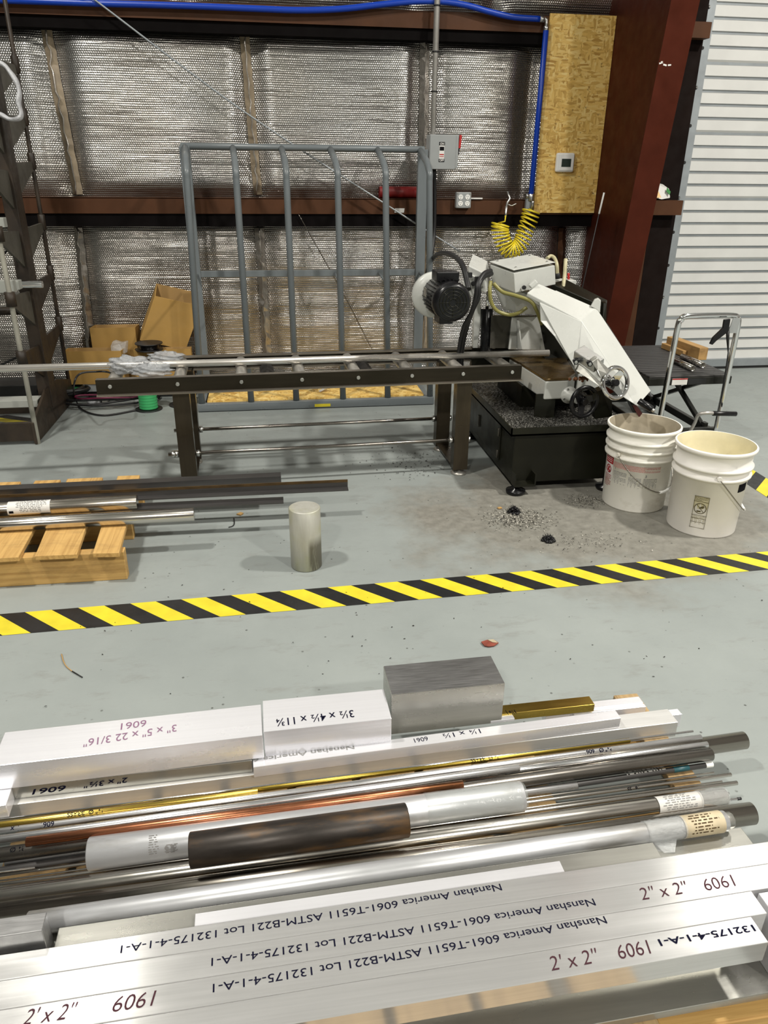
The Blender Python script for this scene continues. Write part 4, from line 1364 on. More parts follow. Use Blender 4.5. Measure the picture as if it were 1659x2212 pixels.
# blade guide arm with knobs
gA, gB = W(1240, 758, 3.08), W(1284, 788, 3.00)
gd = gB-gA
pv = W(1262, 745, 3.12)-W(1240, 758, 3.08)
MB().hexa(gA, gd, pv, (0, 0, -.035)).build('guide_arm', M['bolt'], sw, bevel=.003)
MB().prism([W(1277, 782, 2.99), W(1290, 773, 3.00), W(1318, 800, 2.98), W(1312, 806, 2.96), W(1296, 818, 2.96), W(1290, 800, 2.98)], (.01, .05, 0)).build('guide_bracket', M['alu_dull'], sw, bevel=.004)
MB().prism([W(1244, 802, 3.05), W(1250, 785, 3.06), W(1262, 795, 3.04), W(1300, 830, 2.98), W(1295, 836, 2.98), W(1262, 810, 3.04)], (.01, .03, 0)).build('blade_guide', M['alu_dull'], sw, bevel=.003)
for x, y in ((1244, 781), (1274, 785)):
    p = W(x, y, 2.995 if x > 1260 else 3.05)
    MB().cyl(p+V3(.005, .02, 0), p-V3(.004, .012, 0), .0125, n=6).build('clamp_knob', M['motor'], sw)
    MB().cyl(p-V3(.004, .012, 0), p-V3(.005, .016, 0), .007, n=10).build('knob_bolt', M['bolt'], sw)
MB().cyl(W(1324, 824, 3.03), W(1310, 810, 3.08), .012, n=14).build('tension_screw', M['chrome'], sw)
# blade strip and handle grip
MB().cyl(W(1380, 866, 2.99), W(1408, 884, 2.95), .0145, n=20).build('grip', M['motor'], sw)
MB().cyl(W(1408, 884, 2.95), W(1413, 888, 2.94), .008, n=12).build('grip_end', M['bolt'], sw)
MB().prism([W(1366, 876, 3.06), W(1376, 876, 3.06), W(1392, 900, 3.06), W(1380, 900, 3.06)], (.002, .012, 0)).build('red_warning_strip', paint('dull_red_strip', (0.07, 0.014, 0.012), .6), sw)
# support post under the bow tip, coolant box and hoses
MB().prism([W(1280, 850, 3.10), W(1300, 842, 3.10), W(1322, 860, 3.12), W(1322, 900, 3.13), W(1285, 905, 3.13)], (.01, .06, 0)).build('stop_bracket', M['sawblack'], sw)
cb = [W(1206, 604, 3.70), W(1243, 608, 3.70)]
MB().hexa(W(1206, 628, 3.70), (cb[1]-cb[0])[0]*V3(1, 0, 0), (0, .08, 0), (0, 0, (W(1206, 606, 3.70)-W(1206, 628, 3.70))[2])).build('coolant_box', M['sawwhite'], sw, bevel=.003)
MB().cyl(W(1228, 605, 3.74), W(1228, 590, 3.74), .006, n=10).build('red_cap', M['red'], sw)
MB().tube(spline([W(1218, 622, 3.60), W(1214, 636, 3.56), W(1219, 600, 3.62), W(1221, 575, 3.64), W(1222, 560, 3.66)]), .0095, 10).build('cream_hose', M['cream_hose'], sw)
MB().tube(spline([W(1182, 558, 3.66), W(1190, 553, 3.68), W(1198, 558, 3.66), W(1203, 572, 3.62), W(1204, 592, 3.62)]), .0085, 10).build('cream_hose', M['cream_hose'], sw)
MB().cyl(W(1204, 590, 3.62), W(1205, 602, 3.62), .013, n=12).build('hose_fitting', M['cable'], sw)
MB().tube(spline([W(1060, 608, 3.42), W(1058, 630, 3.40), W(1062, 655, 3.40), W(1075, 672, 3.40), W(1100, 680, 3.40), W(1120, 676, 3.42), W(1138, 664, 3.42)]), .0085, 10).build('olive_hose', M['olive_hose'], sw)
MB().tube(spline([W(1066, 612, 3.42), W(1085, 630, 3.40), W(1112, 638, 3.38), W(1145, 650, 3.36), W(1158, 668, 3.36), W(1170, 700, 3.40)]), .0085, 10).build('olive_hose', M['olive_hose'], sw)
for dx in (0, 6):
    MB().tube(spline([W(1060+dx*.3, 585+dx, 3.50), W(1045, 592+dx, 3.44), W(1032+dx*.5, 615, 3.40), W(1028+dx, 640, 3.40), W(1020, 672, 3.42), W(1003+dx, 705, 3.45), W(993+dx, 750, 3.5), W(990+dx, 800, 3.55)]), .011, 10).build('power_lead', M['cable'], sw)
MB().tube(spline([W(1012, 625, 3.38), W(1008, 605, 3.42), W(1000, 575, 3.5), W(985, 556, 3.7), W(962, 547, 4.1), W(940, 553, 4.6), W(925, 580, 4.9), W(915, 640, 5.02)]), .013, 10).build('supply_cable', M['cable'], sw)

# ------------------------------------------------------------------ lift table
lt = thing('lift_table', (2.16, 3.95, 0), 'black scissor lift cart with ribbed rubber top and chrome push handle', 'cart')
x0, x1, y0, y1, zt = 1.925, 2.392, 3.572, 4.335, .40
MB().lohi(x0, x1, y0, y1, zt-.045, zt-.004).build('platform', M['ltbl'], lt, bevel=.004)
MB().lohi(x0+.006, x1-.006, y0+.006, y1-.006, zt-.004, zt+.004).build('rubber_mat', M['ltop'], lt, bevel=.002)
for x in (x0+.05, x1-.075):
    MB().hexa((x, y0+.05, .085), (.022, 0, 0), (0, .035, .0), (0, 0, .04)).prism([(x, y0+.06, .10), (x, y0+.11, .10), (x, y1-.10, zt-.05), (x, y1-.15, zt-.05)], (.022, 0, 0)).build('scissor_arm', M['ltbl'], lt)
    MB().prism([(x+.024, y1-.06, .10), (x+.024, y1-.11, .10), (x+.024, y0+.10, zt-.05), (x+.024, y0+.15, zt-.05)], (.022, 0, 0)).build('scissor_arm', M['ltbl'], lt)
MB().lohi(x0+.02, x1-.02, y0-.01, y0+.02, .055, .115).lohi(x0+.02, x0+.05, y0, y1, .055, .095).lohi(x1-.05, x1-.02, y0, y1, .055, .095).lohi(x0+.02, x1-.02, y1-.03, y1, .055, .095).build('base_frame', M['ltbl'], lt, bevel=.003)
for x in (x0+.05, x1-.05):
    for y in (y0+.06, y1-.06):
        MB().cyl((x-.014, y, .0475), (x+.014, y, .0475), .047, n=22).build('wheel', M['blackhole'], lt)
        MB().lohi(x-.022, x+.022, y-.02, y+.02, .075, .10).build('caster_fork', M['castdark'], lt)
yh = 3.52
hl, hr = W(1419, 935, yh), W(1545, 938, yh)
tl_, tr_ = W(1463, 712, yh), W(1592, 712, yh)
ztp = W(1530, 682, yh)[2]
hp = [hl, hl*.5+tl_*.5, V3(tl_[0], yh, ztp-.055), V3(tl_[0]+.012, yh, ztp-.020), V3(tl_[0]+.045, yh, ztp), V3(tr_[0]-.045, yh, ztp), V3(tr_[0]-.012, yh, ztp-.020), V3(tr_[0], yh, ztp-.055), hr*.5+tr_*.5, hr]
pth = spline(hp, 6)
MB().tube(pth, .0145, 14).build('push_handle', M['chrome'], lt)
xg = tr_[0]
MB().prism([(xg-.005, yh-.016, ztp-.012), (xg-.045, yh-.016, ztp-.010), (xg-.058, yh-.016, ztp-.085), (xg-.010, yh-.016, ztp-.085)], (0, -.004, 0)).build('lever_plate', M['enclosure'], lt)
MB().prism([W(1562, 690, yh-.02), W(1575, 688, yh-.02), W(1571, 715, yh-.02), W(1545, 735, yh-.02), W(1536, 744, yh-.02), W(1531, 742, yh-.02), W(1538, 728, yh-.02), W(1559, 708, yh-.02)], (0, -.014, 0)).build('release_lever', M['motor'], lt, bevel=.002)
MB().tube([W(1572, 714, yh-.025), W(1572, 730, yh-.025), W(1573, 762, yh-.02), W(1568, 800, yh-.012), W(1556, 870, yh-.006)], [.009, .008, .003, .004, .003], 8).build('release_cable', M['cable'], lt)
MB().tube(spline([W(1483, 945, yh-.03), W(1500, 915, yh-.05), W(1508, 897, yh-.08), W(1525, 892, yh-.10), W(1545, 893, yh-.10)]), .009, 10).build('foot_pedal_rod', M['conduit'], lt)
MB().cyl(W(1540, 893, yh-.10), W(1590, 894, yh-.10), .0125, n=16).build('pedal_grip', M['motor'], lt)
zl = zt-.025
lbx = W(1452, 823, y0-.001)
MB().lohi(lbx[0], lbx[0]+.085, y0-.002, y0, zl-.017, zl+.017).build('white_label', M['white'], lt)
MB().lohi(lbx[0]+.09, lbx[0]+.19, y0-.002, y0, zl-.015, zl+.014).build('dark_label', M['cable'], lt)
MB().lohi(lbx[0], lbx[0]+.085, y0-.0028, y0-.002, zl+.011, zl+.017).build('red_stripe', M['red'], lt)
# things on the cart
pw = G(1437, 752, zt+.004)
d_ = nrm(G(1539, 790, zt)-G(1440, 752, zt))
w_ = V3(-d_[1], d_[0], 0)
wl = .34
wb = thing('timber_offcut', pw, 'rough wooden offcut with a stepped notch lying on the black cart', 'timber')
MB().hexa(pw+V3(0, 0, .001), d_*wl, w_*.055, (0, 0, .070)).build('block', M['oak'], wb, bevel=.003)
MB().hexa(pw-w_*.03+V3(0, 0, .001), d_*wl*.68, w_*.03, (0, 0, .032)).build('step', M['oak'], wb, bevel=.003)
a0, a1 = G(1470, 768, zt+.02), G(1519, 789, zt+.02)
dd_ = nrm(a1-a0)
tag(MB().cyl(a1-dd_*.22, a1, .0165, n=18, hole=.013).build('steel_tube_offcut', M['steel']), 'short shiny steel tube on the cart touching the wooden offcut', 'tube', 'tubes on the black cart')
a2 = G(1497, 796, zt+.02)
tag(MB().cyl(a2-dd_*.20, a2, .0165, n=18, hole=.013).build('steel_tube_offcut', M['steel']), 'second short steel tube on the cart, on the outer side of the first', 'tube', 'tubes on the black cart')

# ------------------------------------------------------------------ buckets


def bucket(lab, c, rt, rb, h, tilt, mat, inside, fill):
    o = thing('plastic_bucket', c, lab, 'bucket', 'five gallon buckets beside the saw')
    c = np.array(c, float)

    def rad(z):
        return rb+(rt*.955-rb)*z/h
    t = .003
    pr = [(0, 0.004), (rb-.008, .004), (rb, 0), (rb+.002, .006)]
    rib = [h*.66, h*.76, h*.86] if fill == 0 else [h*.70, h*.80]
    for zr_ in rib:
        z0 = zr_-.014
        pr += [(rad(z0), z0), (rad(z0)+.010, z0+.004), (rad(z0)+.011, z0+.013), (rad(z0), z0+.017)]
    pr += [(rad(h*.95), h*.945), (rt-.001, h*.955), (rt+.003, h*.965), (rt+.004, h*.99), (rt+.001, h), (rt-.004, h), (rt-.006, h*.98), (rad(h*.9)-t, h*.9), (rb-t, .012), (0, .012)]
    k = next(i for i, q in enumerate(pr) if q == (rt-.004, h))
    MB().lathe(pr[:k+1], c, n=56).build('shell', mat, o)
    MB().lathe(pr[k:], c, n=56).build('inner_wall', inside, o)
    return o, rad


cL_ = V3(1.546, 2.985, 0)
q0, q1 = G(1303, 1085), G(1427, 1090)
rbL = .133
zl_ = (q0+q1)/2
bcL = G(1366, 1083)
bcR = G(1512, 1133)
bl_, radL = bucket('dirty white bucket with red and grey printed instructions, nearest the saw', bcL, .153, .133, .372, 0, M['bucket_dirty'], M['bucket_in2'], 0)
br2, radR = bucket('clean white bucket with a narrow warning label, rightmost one', bcR, .155, .135, .370, 0, M['bucket'], M['bucket_in'], 1)


def wrap(parent, name, c, rad, a0, a1, z0, z1, mat, lift, n=10, shear=0.0):
    m = MB()
    vs = []
    for i in range(n+1):
        a = a0+(a1-a0)*i/n
        for z in (z0, z1):
            r_ = rad(z)+lift
            vs.append(V3(c[0]+math.cos(a)*r_, c[1]+math.sin(a)*r_, z))
    m.add(vs, [(2*i, 2*i+2, 2*i+3, 2*i+1) for i in range(n)], True)
    return m.build(name, mat, parent)


def lines(parent, name, c, rad, a0, a1, z0, z1, mat, rows, lift, seed, hgt=.35):
    m = MB()
    rnd = random.Random(seed)
    for k in range(rows):
        z = z1-(z1-z0)*(k+.5)/rows
        hh = (z1-z0)/rows*hgt
        a = a0
        end = a1 if k % 4 != 3 else a0+(a1-a0)*rnd.uniform(.5, .9)
        while a < end:
            L = rnd.uniform(.012, .05)
            b = min(end, a+L)
            vs = [V3(c[0]+math.cos(q)*(rad(zz)+lift), c[1]+math.sin(q)*(rad(zz)+lift), zz) for q, zz in ((a, z-hh/2), (b, z-hh/2), (b, z+hh/2), (a, z+hh/2))]
            m.add(vs, [(0, 1, 2, 3)])
            a = b+rnd.uniform(.006, .014)
    return m.build(name, mat, parent)


D2 = math.radians
fc = math.degrees(math.atan2(-bcL[1], -bcL[0]))     # towards the camera
M['print_grey'] = flat('grey_print', (0.22, 0.22, 0.215), .7)
M['print_red'] = flat('faded_red_print', (0.52, 0.20, 0.18), .7)
M['warn_red'] = flat('warning_red', (0.30, 0.012, 0.016), .5)
L0 = wrap(bl_, 'warning_label', bcL, radL, D2(fc-72), D2(fc-47), .085, .225, M['label'], .0007)
wrap(bl_, 'red_border', bcL, radL, D2(fc-72), D2(fc-47), .198, .232, M['warn_red'], .0011)
lines(bl_, 'white_warning_lines', bcL, radL, D2(fc-70), D2(fc-50), .203, .228, M['white'], 3, .0014, 3, .3)
m = MB()
ca = D2(fc-58.5)
cpos = V3(bcL[0]+math.cos(ca)*(radL(.17)+.0015), bcL[1]+math.sin(ca)*(radL(.17)+.0015), .172)
axn = V3(math.cos(ca), math.sin(ca), -.05)
tv = V3(-math.sin(ca), math.cos(ca), 0)
m.lathe([(.0175+.0022*math.cos(t), .0008*math.sin(t)) for t in np.linspace(0, 2*math.pi, 7)[:-1]], cpos, axn, n=28, closed=True)
m.hexa(cpos+tv*-.012+V3(0, 0, -.012), tv*.024+V3(0, 0, .024), V3(0, 0, .003), axn*.0008)
m.build('prohibition_sign', M['warn_red'], bl_)
fig = MB()
fig.ball(cpos+V3(0, 0, .008), .0042, n=10, m=6)
fig.hexa(cpos+tv*-.006+V3(0, 0, -.008), tv*.010, V3(0, 0, .014), axn*.0010).hexa(cpos+tv*.002+V3(0, 0, -.012), tv*.010, V3(0, 0, .008), axn*.0010)
fig.build('child_pictogram', M['warn_red'], bl_)
lines(bl_, 'red_small_print', bcL, radL, D2(fc-70), D2(fc-49), .090, .148, M['warn_red'], 8, .0014, 5, .4)
lines(bl_, 'red_text_band', bcL, radL, D2(fc-45), D2(fc+42), .192, .218, M['print_red'], 6, .0007, 7, .55)
for i, (u0, u1, z0, z1) in enumerate(((-44, -17, .10, .178), (-13, 9, .098, .165), (13, 38, .085, .165))):
    lines(bl_, 'grey_text_block', bcL, radL, D2(fc+u0), D2(fc+u1), z0, z1, M['print_grey'], 12, .0007, 20+i, .5)
    ca = D2(fc+u0+2)
    xd = V3(-math.sin(ca), math.cos(ca), 0)
    text('123'[i], .015, M['print_grey'], bl_, 'step_number', V3(bcL[0]+math.cos(ca)*(radL(z1)+.0015), bcL[1]+math.sin(ca)*(radL(z1)+.0015), z1+.006), xd, (0, 0, 1), bold=.0004)
lines(bl_, 'grey_footer', bcL, radL, D2(fc-40), D2(fc+25), .052, .060, M['print_grey'], 2, .0007, 31, .5)
# bail wires

ea = D2(fc-38)


def bail(parent, c, rad, zp, aL, aR, drop, out, grip):
    pl = V3(c[0]+math.cos(aL)*(rad(zp)+.010), c[1]+math.sin(aL)*(rad(zp)+.010), zp)
    pr_ = V3(c[0]+math.cos(aR)*(rad(zp)+.010), c[1]+math.sin(aR)*(rad(zp)+.010), zp)
    am = (aL+aR)/2
    pts = []
    for i in range(21):
        t = i/20
        a = aL+(aR-aL)*t
        s = math.sin(math.pi*t)
        z = zp-drop*s
        r_ = rad(z)+.010+out*s
        pts.append(V3(c[0]+math.cos(a)*r_, c[1]+math.sin(a)*r_, z))
    MB().tube(pts, .0022, 8).build('bail_wire', M['wire'], parent)
    MB().tube(pts[9:13], .0065, 10).build('bail_grip', M['white_pl'], parent)
    for a in (aL, aR):
        p = V3(c[0]+math.cos(a)*(rad(zp)), c[1]+math.sin(a)*(rad(zp)), zp)
        d = V3(math.cos(a), math.sin(a), 0)
        MB().cyl(p-d*.004, p+d*.014, .009, n=12).build('bail_ear', parent is br2 and M['bucket'] or M['bucket_dirty'], parent)


bail(bl_, bcL, radL, .255, D2(fc-36), D2(fc+144), .155, .004, True)
fr = math.degrees(math.atan2(-bcR[1], -bcR[0]))
bail(br2, bcR, radR, .268, D2(fr+14), D2(fr+194), .175, .006, True)
# narrow warning label on the right bucket
wrap(br2, 'warning_label', bcR, radR, D2(fr-16), D2(fr+7), .040, .180, M['label_cream'], .0007)
m = MB()
ca = D2(fr-4.5)
cpos = V3(bcR[0]+math.cos(ca)*(radR(.13)+.0013), bcR[1]+math.sin(ca)*(radR(.13)+.0013), .128)
axn = V3(math.cos(ca), math.sin(ca), -.05)
tv = V3(-math.sin(ca), math.cos(ca), 0)
M['print_olive'] = flat('dark_olive_print', (0.075, 0.06, 0.018), .6)
m.lathe([(.0225+.0014*math.cos(t), .0008*math.sin(t)) for t in np.linspace(0, 2*math.pi, 7)[:-1]], cpos, axn, n=30, closed=True)
m.hexa(cpos+tv*.015+V3(0, 0, -.017), tv*-.031+V3(0, 0, .033), V3(0, 0, .0025), axn*.0008)
for z in (.158, .097, .083, .066):
    m.hexa(V3(bcR[0]+math.cos(ca)*(radR(z)+.0010), bcR[1]+math.sin(ca)*(radR(z)+.0010), z)-tv*.029, tv*.058, (0, 0, .0012), axn*.0007)
for z, h_ in ((.1795, .001), (.041, .001)):
    m.hexa(V3(bcR[0]+math.cos(ca)*(radR(z)+.0010), bcR[1]+math.sin(ca)*(radR(z)+.0010), z)-tv*.029, tv*.058, (0, 0, .0012), axn*.0007)
for sgn in (-1, 1):
    m.hexa(V3(bcR[0]+math.cos(ca)*(radR(.04)+.0002), bcR[1]+math.sin(ca)*(radR(.04)+.0002), .04)+tv*.0275*sgn, tv*.0012, V3(math.cos(ca)*.003, math.sin(ca)*.003, .14), axn*.0012)
m.build('prohibition_sign', M['print_olive'], br2)
fig = MB()
fig.ball(cpos+tv*.010+V3(0, 0, .008), .005, n=10, m=6)
fig.hexa(cpos-tv*.004+V3(0, 0, -.002), tv*.016+V3(0, 0, .008), V3(0, 0, .007), axn*.001).hexa(cpos-tv*.012+V3(0, 0, -.015), tv*.016, V3(0, 0, .005), axn*.001)
fig.build('child_pictogram', M['print_olive'], br2)
lines(br2, 'fine_print', bcR, radR, D2(fr-14.5), D2(fr+5.5), .161, .177, M['print_olive'], 4, .0012, 41, .4)
M['print_tan'] = flat('tan_print', (0.30, 0.27, 0.16), .6)
lines(br2, 'fine_print', bcR, radR, D2(fr-14.5), D2(fr+5.5), .044, .095, M['print_tan'], 13, .0012, 43, .5)
wrap(br2, 'black_logo_edge', bcR, radR, D2(fr+52), D2(fr+75), .20, .235, M['black'], .0007)
wrap(br2, 'black_logo_edge', bcR, radR, D2(fr+50), D2(fr+75), .085, .095, M['black'], .0007)

# ------------------------------------------------------------------ hazard tape on the floor
def hazard(name, lab, up0, up1, lo0, period, s_off, mats=True):
    a, b, c = G(*up0), G(*up1), G(*lo0)
    d = nrm(b-a)
    n = V3(-d[1], d[0], 0)
    w = abs(np.dot(c-a, n))
    L = np.linalg.norm(b-a)
    m = MB()
    z = .0012
    s = -period*2 if L > 1 else 0
    k = 0
    nmax = 999 if L > 1 else max(1, int(L/period))
    while s < L+period and k < nmax:
        k += 1
        for mi, (u0, u1) in ((0, (s, s+period/2)), (1, (s+period/2, s+period))):
            u0 += s_off
            u1 += s_off
            for (q0, q1) in ((u0, u1),):
                P = [a+d*q0+V3(0, 0, z), a+d*q1+V3(0, 0, z), a+d*(q1+w)-n*w+V3(0, 0, z), a+d*(q0+w)-n*w+V3(0, 0, z)]
                m.add(P, [(3, 2, 1, 0)], False, mi)
        s += period
    return tag(m.build(name, [M['haz_y'], M['haz_k']]), lab, 'floor tape')


per = np.linalg.norm(G(112, 1312)-G(54, 1318))*2
a = G(-120, 1337)
hazard('hazard_tape', 'long strip of black and yellow hazard tape crossing the whole floor', (-120, 1337), (1800, 1180), (-120, 1384), per, np.linalg.norm(G(54, 1322.5)-a) % per)
hazard('hazard_tape', 'piece of black and yellow hazard tape behind the clean bucket at the right edge', (1600, 999), (1700, 1061), (1600, 1037), per, .05)
hazard('hazard_tape', 'piece of hazard tape on the floor under the old rack at the left', (-60, 905), (22, 896), (-60, 930), per, .02)

# ------------------------------------------------------------------ aluminium cylinder standing on the floor
cb_ = (G(629, 1222)+G(695.5, 1220))/2
cb_[2] = 0
rc = np.linalg.norm(G(695.5, 1220)-G(629, 1222))/2
cyl = NT('stained_round_stock')
_n = cyl.noise(cyl.coord((26, 26, 4)), 1.0, 5, .7)
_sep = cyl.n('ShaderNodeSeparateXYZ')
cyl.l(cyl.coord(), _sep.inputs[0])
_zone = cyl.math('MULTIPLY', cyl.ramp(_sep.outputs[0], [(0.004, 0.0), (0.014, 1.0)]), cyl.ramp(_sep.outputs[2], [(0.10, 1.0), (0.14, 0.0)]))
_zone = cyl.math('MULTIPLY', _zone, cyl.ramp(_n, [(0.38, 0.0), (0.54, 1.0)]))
_base = cyl.ramp(_n, [(0.3, (0.42, 0.41, 0.36)), (0.7, (0.53, 0.53, 0.48))])
_g = cyl.ramp(cyl.noise(cyl.coord((9, 9, 7)), 1.0, 3), [(0.45, 0.0), (0.62, 0.5)])
_base = cyl.mix(_g, _base, (0.42, 0.42, 0.22))
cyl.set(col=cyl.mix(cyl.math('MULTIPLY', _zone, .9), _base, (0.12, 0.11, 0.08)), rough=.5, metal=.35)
hc = W(662, 1095, cb_[1])[2]
tag(MB().lathe([(0, 0), (rc-.003, 0), (rc, .003), (rc, hc-.003), (rc-.003, hc), (0, hc)], cb_, n=48).build('aluminium_cylinder', cyl.m), 'stained aluminium round billet standing upright on the floor', 'metal billet')

# ------------------------------------------------------------------ small pallet at the left with stock on it
pl = thing('wooden_pallet', (-.9, 2.8, 0), 'wooden pallet at the left carrying steel tubes and channels', 'pallet')
for y, xr in ((2.478, -.565), (2.81, G(290, 1164, 0)[0]), (3.14, -.60)):
    MB().lohi(-1.75, xr, y, y+.040, 0, .113).build('stringer', M['pallet'], pl, bevel=.003)
ZD = .131
for fl, fr_, rr_, rl in (((-40, 1208), (40, 1203), (131, 1036), (76, 1038)), ((75, 1201), (166, 1197), (222, 1031), (145, 1034)), ((200, 1195), (257, 1194), (302, 1026), (254, 1028)), ((-160, 1212), (-75, 1209), (45, 1040), (-20, 1042))):
    q = [G(*p, ZD) for p in (fl, fr_, rr_, rl)]
    MB().prism(q, (0, 0, -.0175)).build('deck_board', M['pallet_y'], pl, bevel=.002)


def along(px0, px1, z, ext0=.0, ext1=.0):
    a, b = G(*px0, z), G(*px1, z)
    d = nrm(b-a)
    return a-d*ext0, b+d*ext1


def rodpx(name, lab, px0, px1, z, dpx, mat, ext0=0.0, ext1=0.0, hole=0.0, grp='metal bars on the front pallet', cat='metal bar', parent=None, n=28):
    a, b = along(px0, px1, z, ext0, ext1)
    dist = np.dot((a+b)/2-CAM, _f)
    r = dpx/2*dist/FPX
    m = MB().cyl(a, b, r, n=n, hole=r*hole if hole else 0.0)
    o = m.build(name, mat, parent, grain=(b-a))
    if parent is None:
        tag(o, lab, cat, grp)
    RODS.append((lab, a, b, r))
    return o, a, b, r


RODS = []
M['smudge'] = flat('dark_grey_smudge', (0.14, 0.13, 0.12), .6)
GP = 'stock on the left pallet'
o, a, b, r = rodpx('steel_tube', 'thick stainless steel bar with a white label on the left pallet', (0, 1101), (297, 1084), .131+.031, 31.5, M['steel2'], .6, grp=GP)
d = nrm(b-a)


def sleeve(parent, name, a, b, r, t0, t1, a0, a1, mat, lift=.0006, n=18):
    """a paper or film wrapped part way round a bar, between lengths t0..t1 from a, angles measured from up towards the camera"""
    d = nrm(b-a)
    s = nrm(np.cross(d, V3(0, 0, 1)))       # towards the camera
    u = np.cross(s, d)
    m = MB()
    vs = []
    for i in range(n+1):
        q = math.radians(a0+(a1-a0)*i/n)
        e = u*math.cos(q)+s*math.sin(q)
        for t in (t0, t1):
            vs.append(a+d*t+e*(r+lift))
    m.add(vs, [(2*i, 2*i+2, 2*i+3, 2*i+1) for i in range(n)], True)
    ob = m.build(name, mat, parent)
    return ob


def barlines(parent, name, a, b, r, t0, t1, a0, a1, mat, rows, seed, lift=.0012, hgt=.4, along_bar=True):
    d = nrm(b-a)
    s = nrm(np.cross(d, V3(0, 0, 1)))
    u = np.cross(s, d)
    rnd = random.Random(seed)
    m = MB()
    for k in range(rows):
        q0 = a0+(a1-a0)*(k+.3)/rows
        q1 = a0+(a1-a0)*(k+.3+hgt)/rows
        t = t0+rnd.uniform(0, .15)*(t1-t0)
        end = t1-rnd.uniform(0, .35)*(t1-t0)
        while t < end:
            L = rnd.uniform(.003, .012)
            vs = []
            for q, tt in ((q0, t), (q0, min(end, t+L)), (q1, min(end, t+L)), (q1, t)):
                e = u*math.cos(math.radians(q))+s*math.sin(math.radians(q))
                vs.append(a+d*tt+e*(r+lift))
            m.add(vs, [(3, 2, 1, 0)])
            t += L+rnd.uniform(.002, .005)
    return m.build(name, mat, parent)


def tpx(a, b, z, x, y):
    return np.dot(G(x, y, z)-a, nrm(b-a))


t0, t1 = tpx(a, b, .162, 20, 1100), tpx(a, b, .162, 112, 1094)
lb = sleeve(o, 'paper_label', a, b, r, t0, t1, -25, 115, M['white'])
barlines(lb, 'label_print', a, b, r, t0+.03, t1-.004, -15, 100, M['print_grey'], 9, 4)
sleeve(lb, 'black_logo', a, b, r, t0+.006, t0+.022, 84, 104, M['black'], .0012)
o, a, b, r = rodpx('steel_tube', 'longer bare steel bar at the front of the left pallet', (0, 1134), (420, 1111), .131+.0255, 29, M['steel'], .6, grp=GP)

for nm, lab, p0, p1, zt_, hh, ww, mat in (
        ('steel_channel', 'rearmost dark steel channel lying across the left pallet', (0, 1058), (607, 1029), .165, .034, .05, M['hrsteel']),
        ('steel_angle', 'long angle iron with a rusty top edge sticking out past the left pallet', (0, 1070), (751, 1036.5), .168, .037, .045, M['hrsteel']),
        ('steel_angle', 'dark steel angle ending beside the upright round billet', (0, 1101), (612, 1074), .148, .017, .04, M['hrsteel'])):
    a, b = along(p0, p1, zt_, .5)
    d = nrm(b-a)
    n_ = V3(-d[1], d[0], 0)
    L = np.linalg.norm(b-a)
    m = MB()
    if nm == 'steel_channel':
        m.hexa(a-V3(0, 0, hh), d*L, n_*.005, (0, 0, hh)).hexa(a+n_*.005-V3(0, 0, .005), d*L, n_*(ww-.005), (0, 0, .005)).hexa(a+n_*.005-V3(0, 0, hh), d*L, n_*(ww-.005), (0, 0, .005))
    else:
        m.hexa(a-V3(0, 0, hh), d*L, n_*.005, (0, 0, hh), mi=0).hexa(a-n_*(ww-.012)-V3(0, 0, hh), d*L, n_*(ww-.012), (0, 0, .006))
        if 'rusty' in lab:
            m.hexa(a-V3(0, 0, .010)-n_*.0006, d*L, n_*.006, (0, 0, .0106), mi=1)
    tag(m.build(nm, [mat, M['rust']]), lab, 'steel profile', GP)

# ------------------------------------------------------------------ foreground skid and its bars
ZS = .060
sk = thing('wooden_skid', (.3, 1.2, 0), 'low wooden skid under the pile of metal bars in the foreground', 'pallet')
bx1 = G(1388, 1514, ZS)[0]
yend = G(1345, 1500, ZS)[1]
for i, (x0_, x1_) in enumerate(((-.60, -.47), (-.45, -.32), (-.30, -.17), (-.15, -.02), (0.0, .13), (.15, .28), (.30, .42), (.46, .58), (bx1-.068, bx1))):
    MB().lohi(x0_, x1_, .26, yend if i == 8 else 1.40, ZS-.018, ZS).build('deck_board', M['skid'], sk, bevel=.002)
for y in (.27, .70, 1.10, 1.36):
    MB().lohi(-.60, bx1, y, y+.04, 0, ZS-.018).build('stringer', M['pallet'], sk, bevel=.002)
nh = MB()
for px in (1327, 1344, 1361):
    p = G(px, 1511, ZS)
    nh.cyl(p, p+V3(0, 0, .0008), .004, n=8)
nh.build('nail_heads', M['rust'], sk)

BG = 'metal bars on the front pallet'


def rectpx(name, lab, px0, px1, zt_, w, h, mat, ext0=0.0, ext1=0.0, cat='metal bar', bev=.0012):
    """rectangular bar given by its top front edge"""
    a, b = along(px0, px1, zt_, ext0, ext1)
    d = nrm(b-a)
    n_ = V3(-d[1], d[0], 0)
    o = MB().hexa(a-V3(0, 0, h), b-a, n_*w, (0, 0, h)).build(name, mat, bevel=bev, grain=d)
    tag(o, lab, cat, BG)
    return o, a, b, d, n_


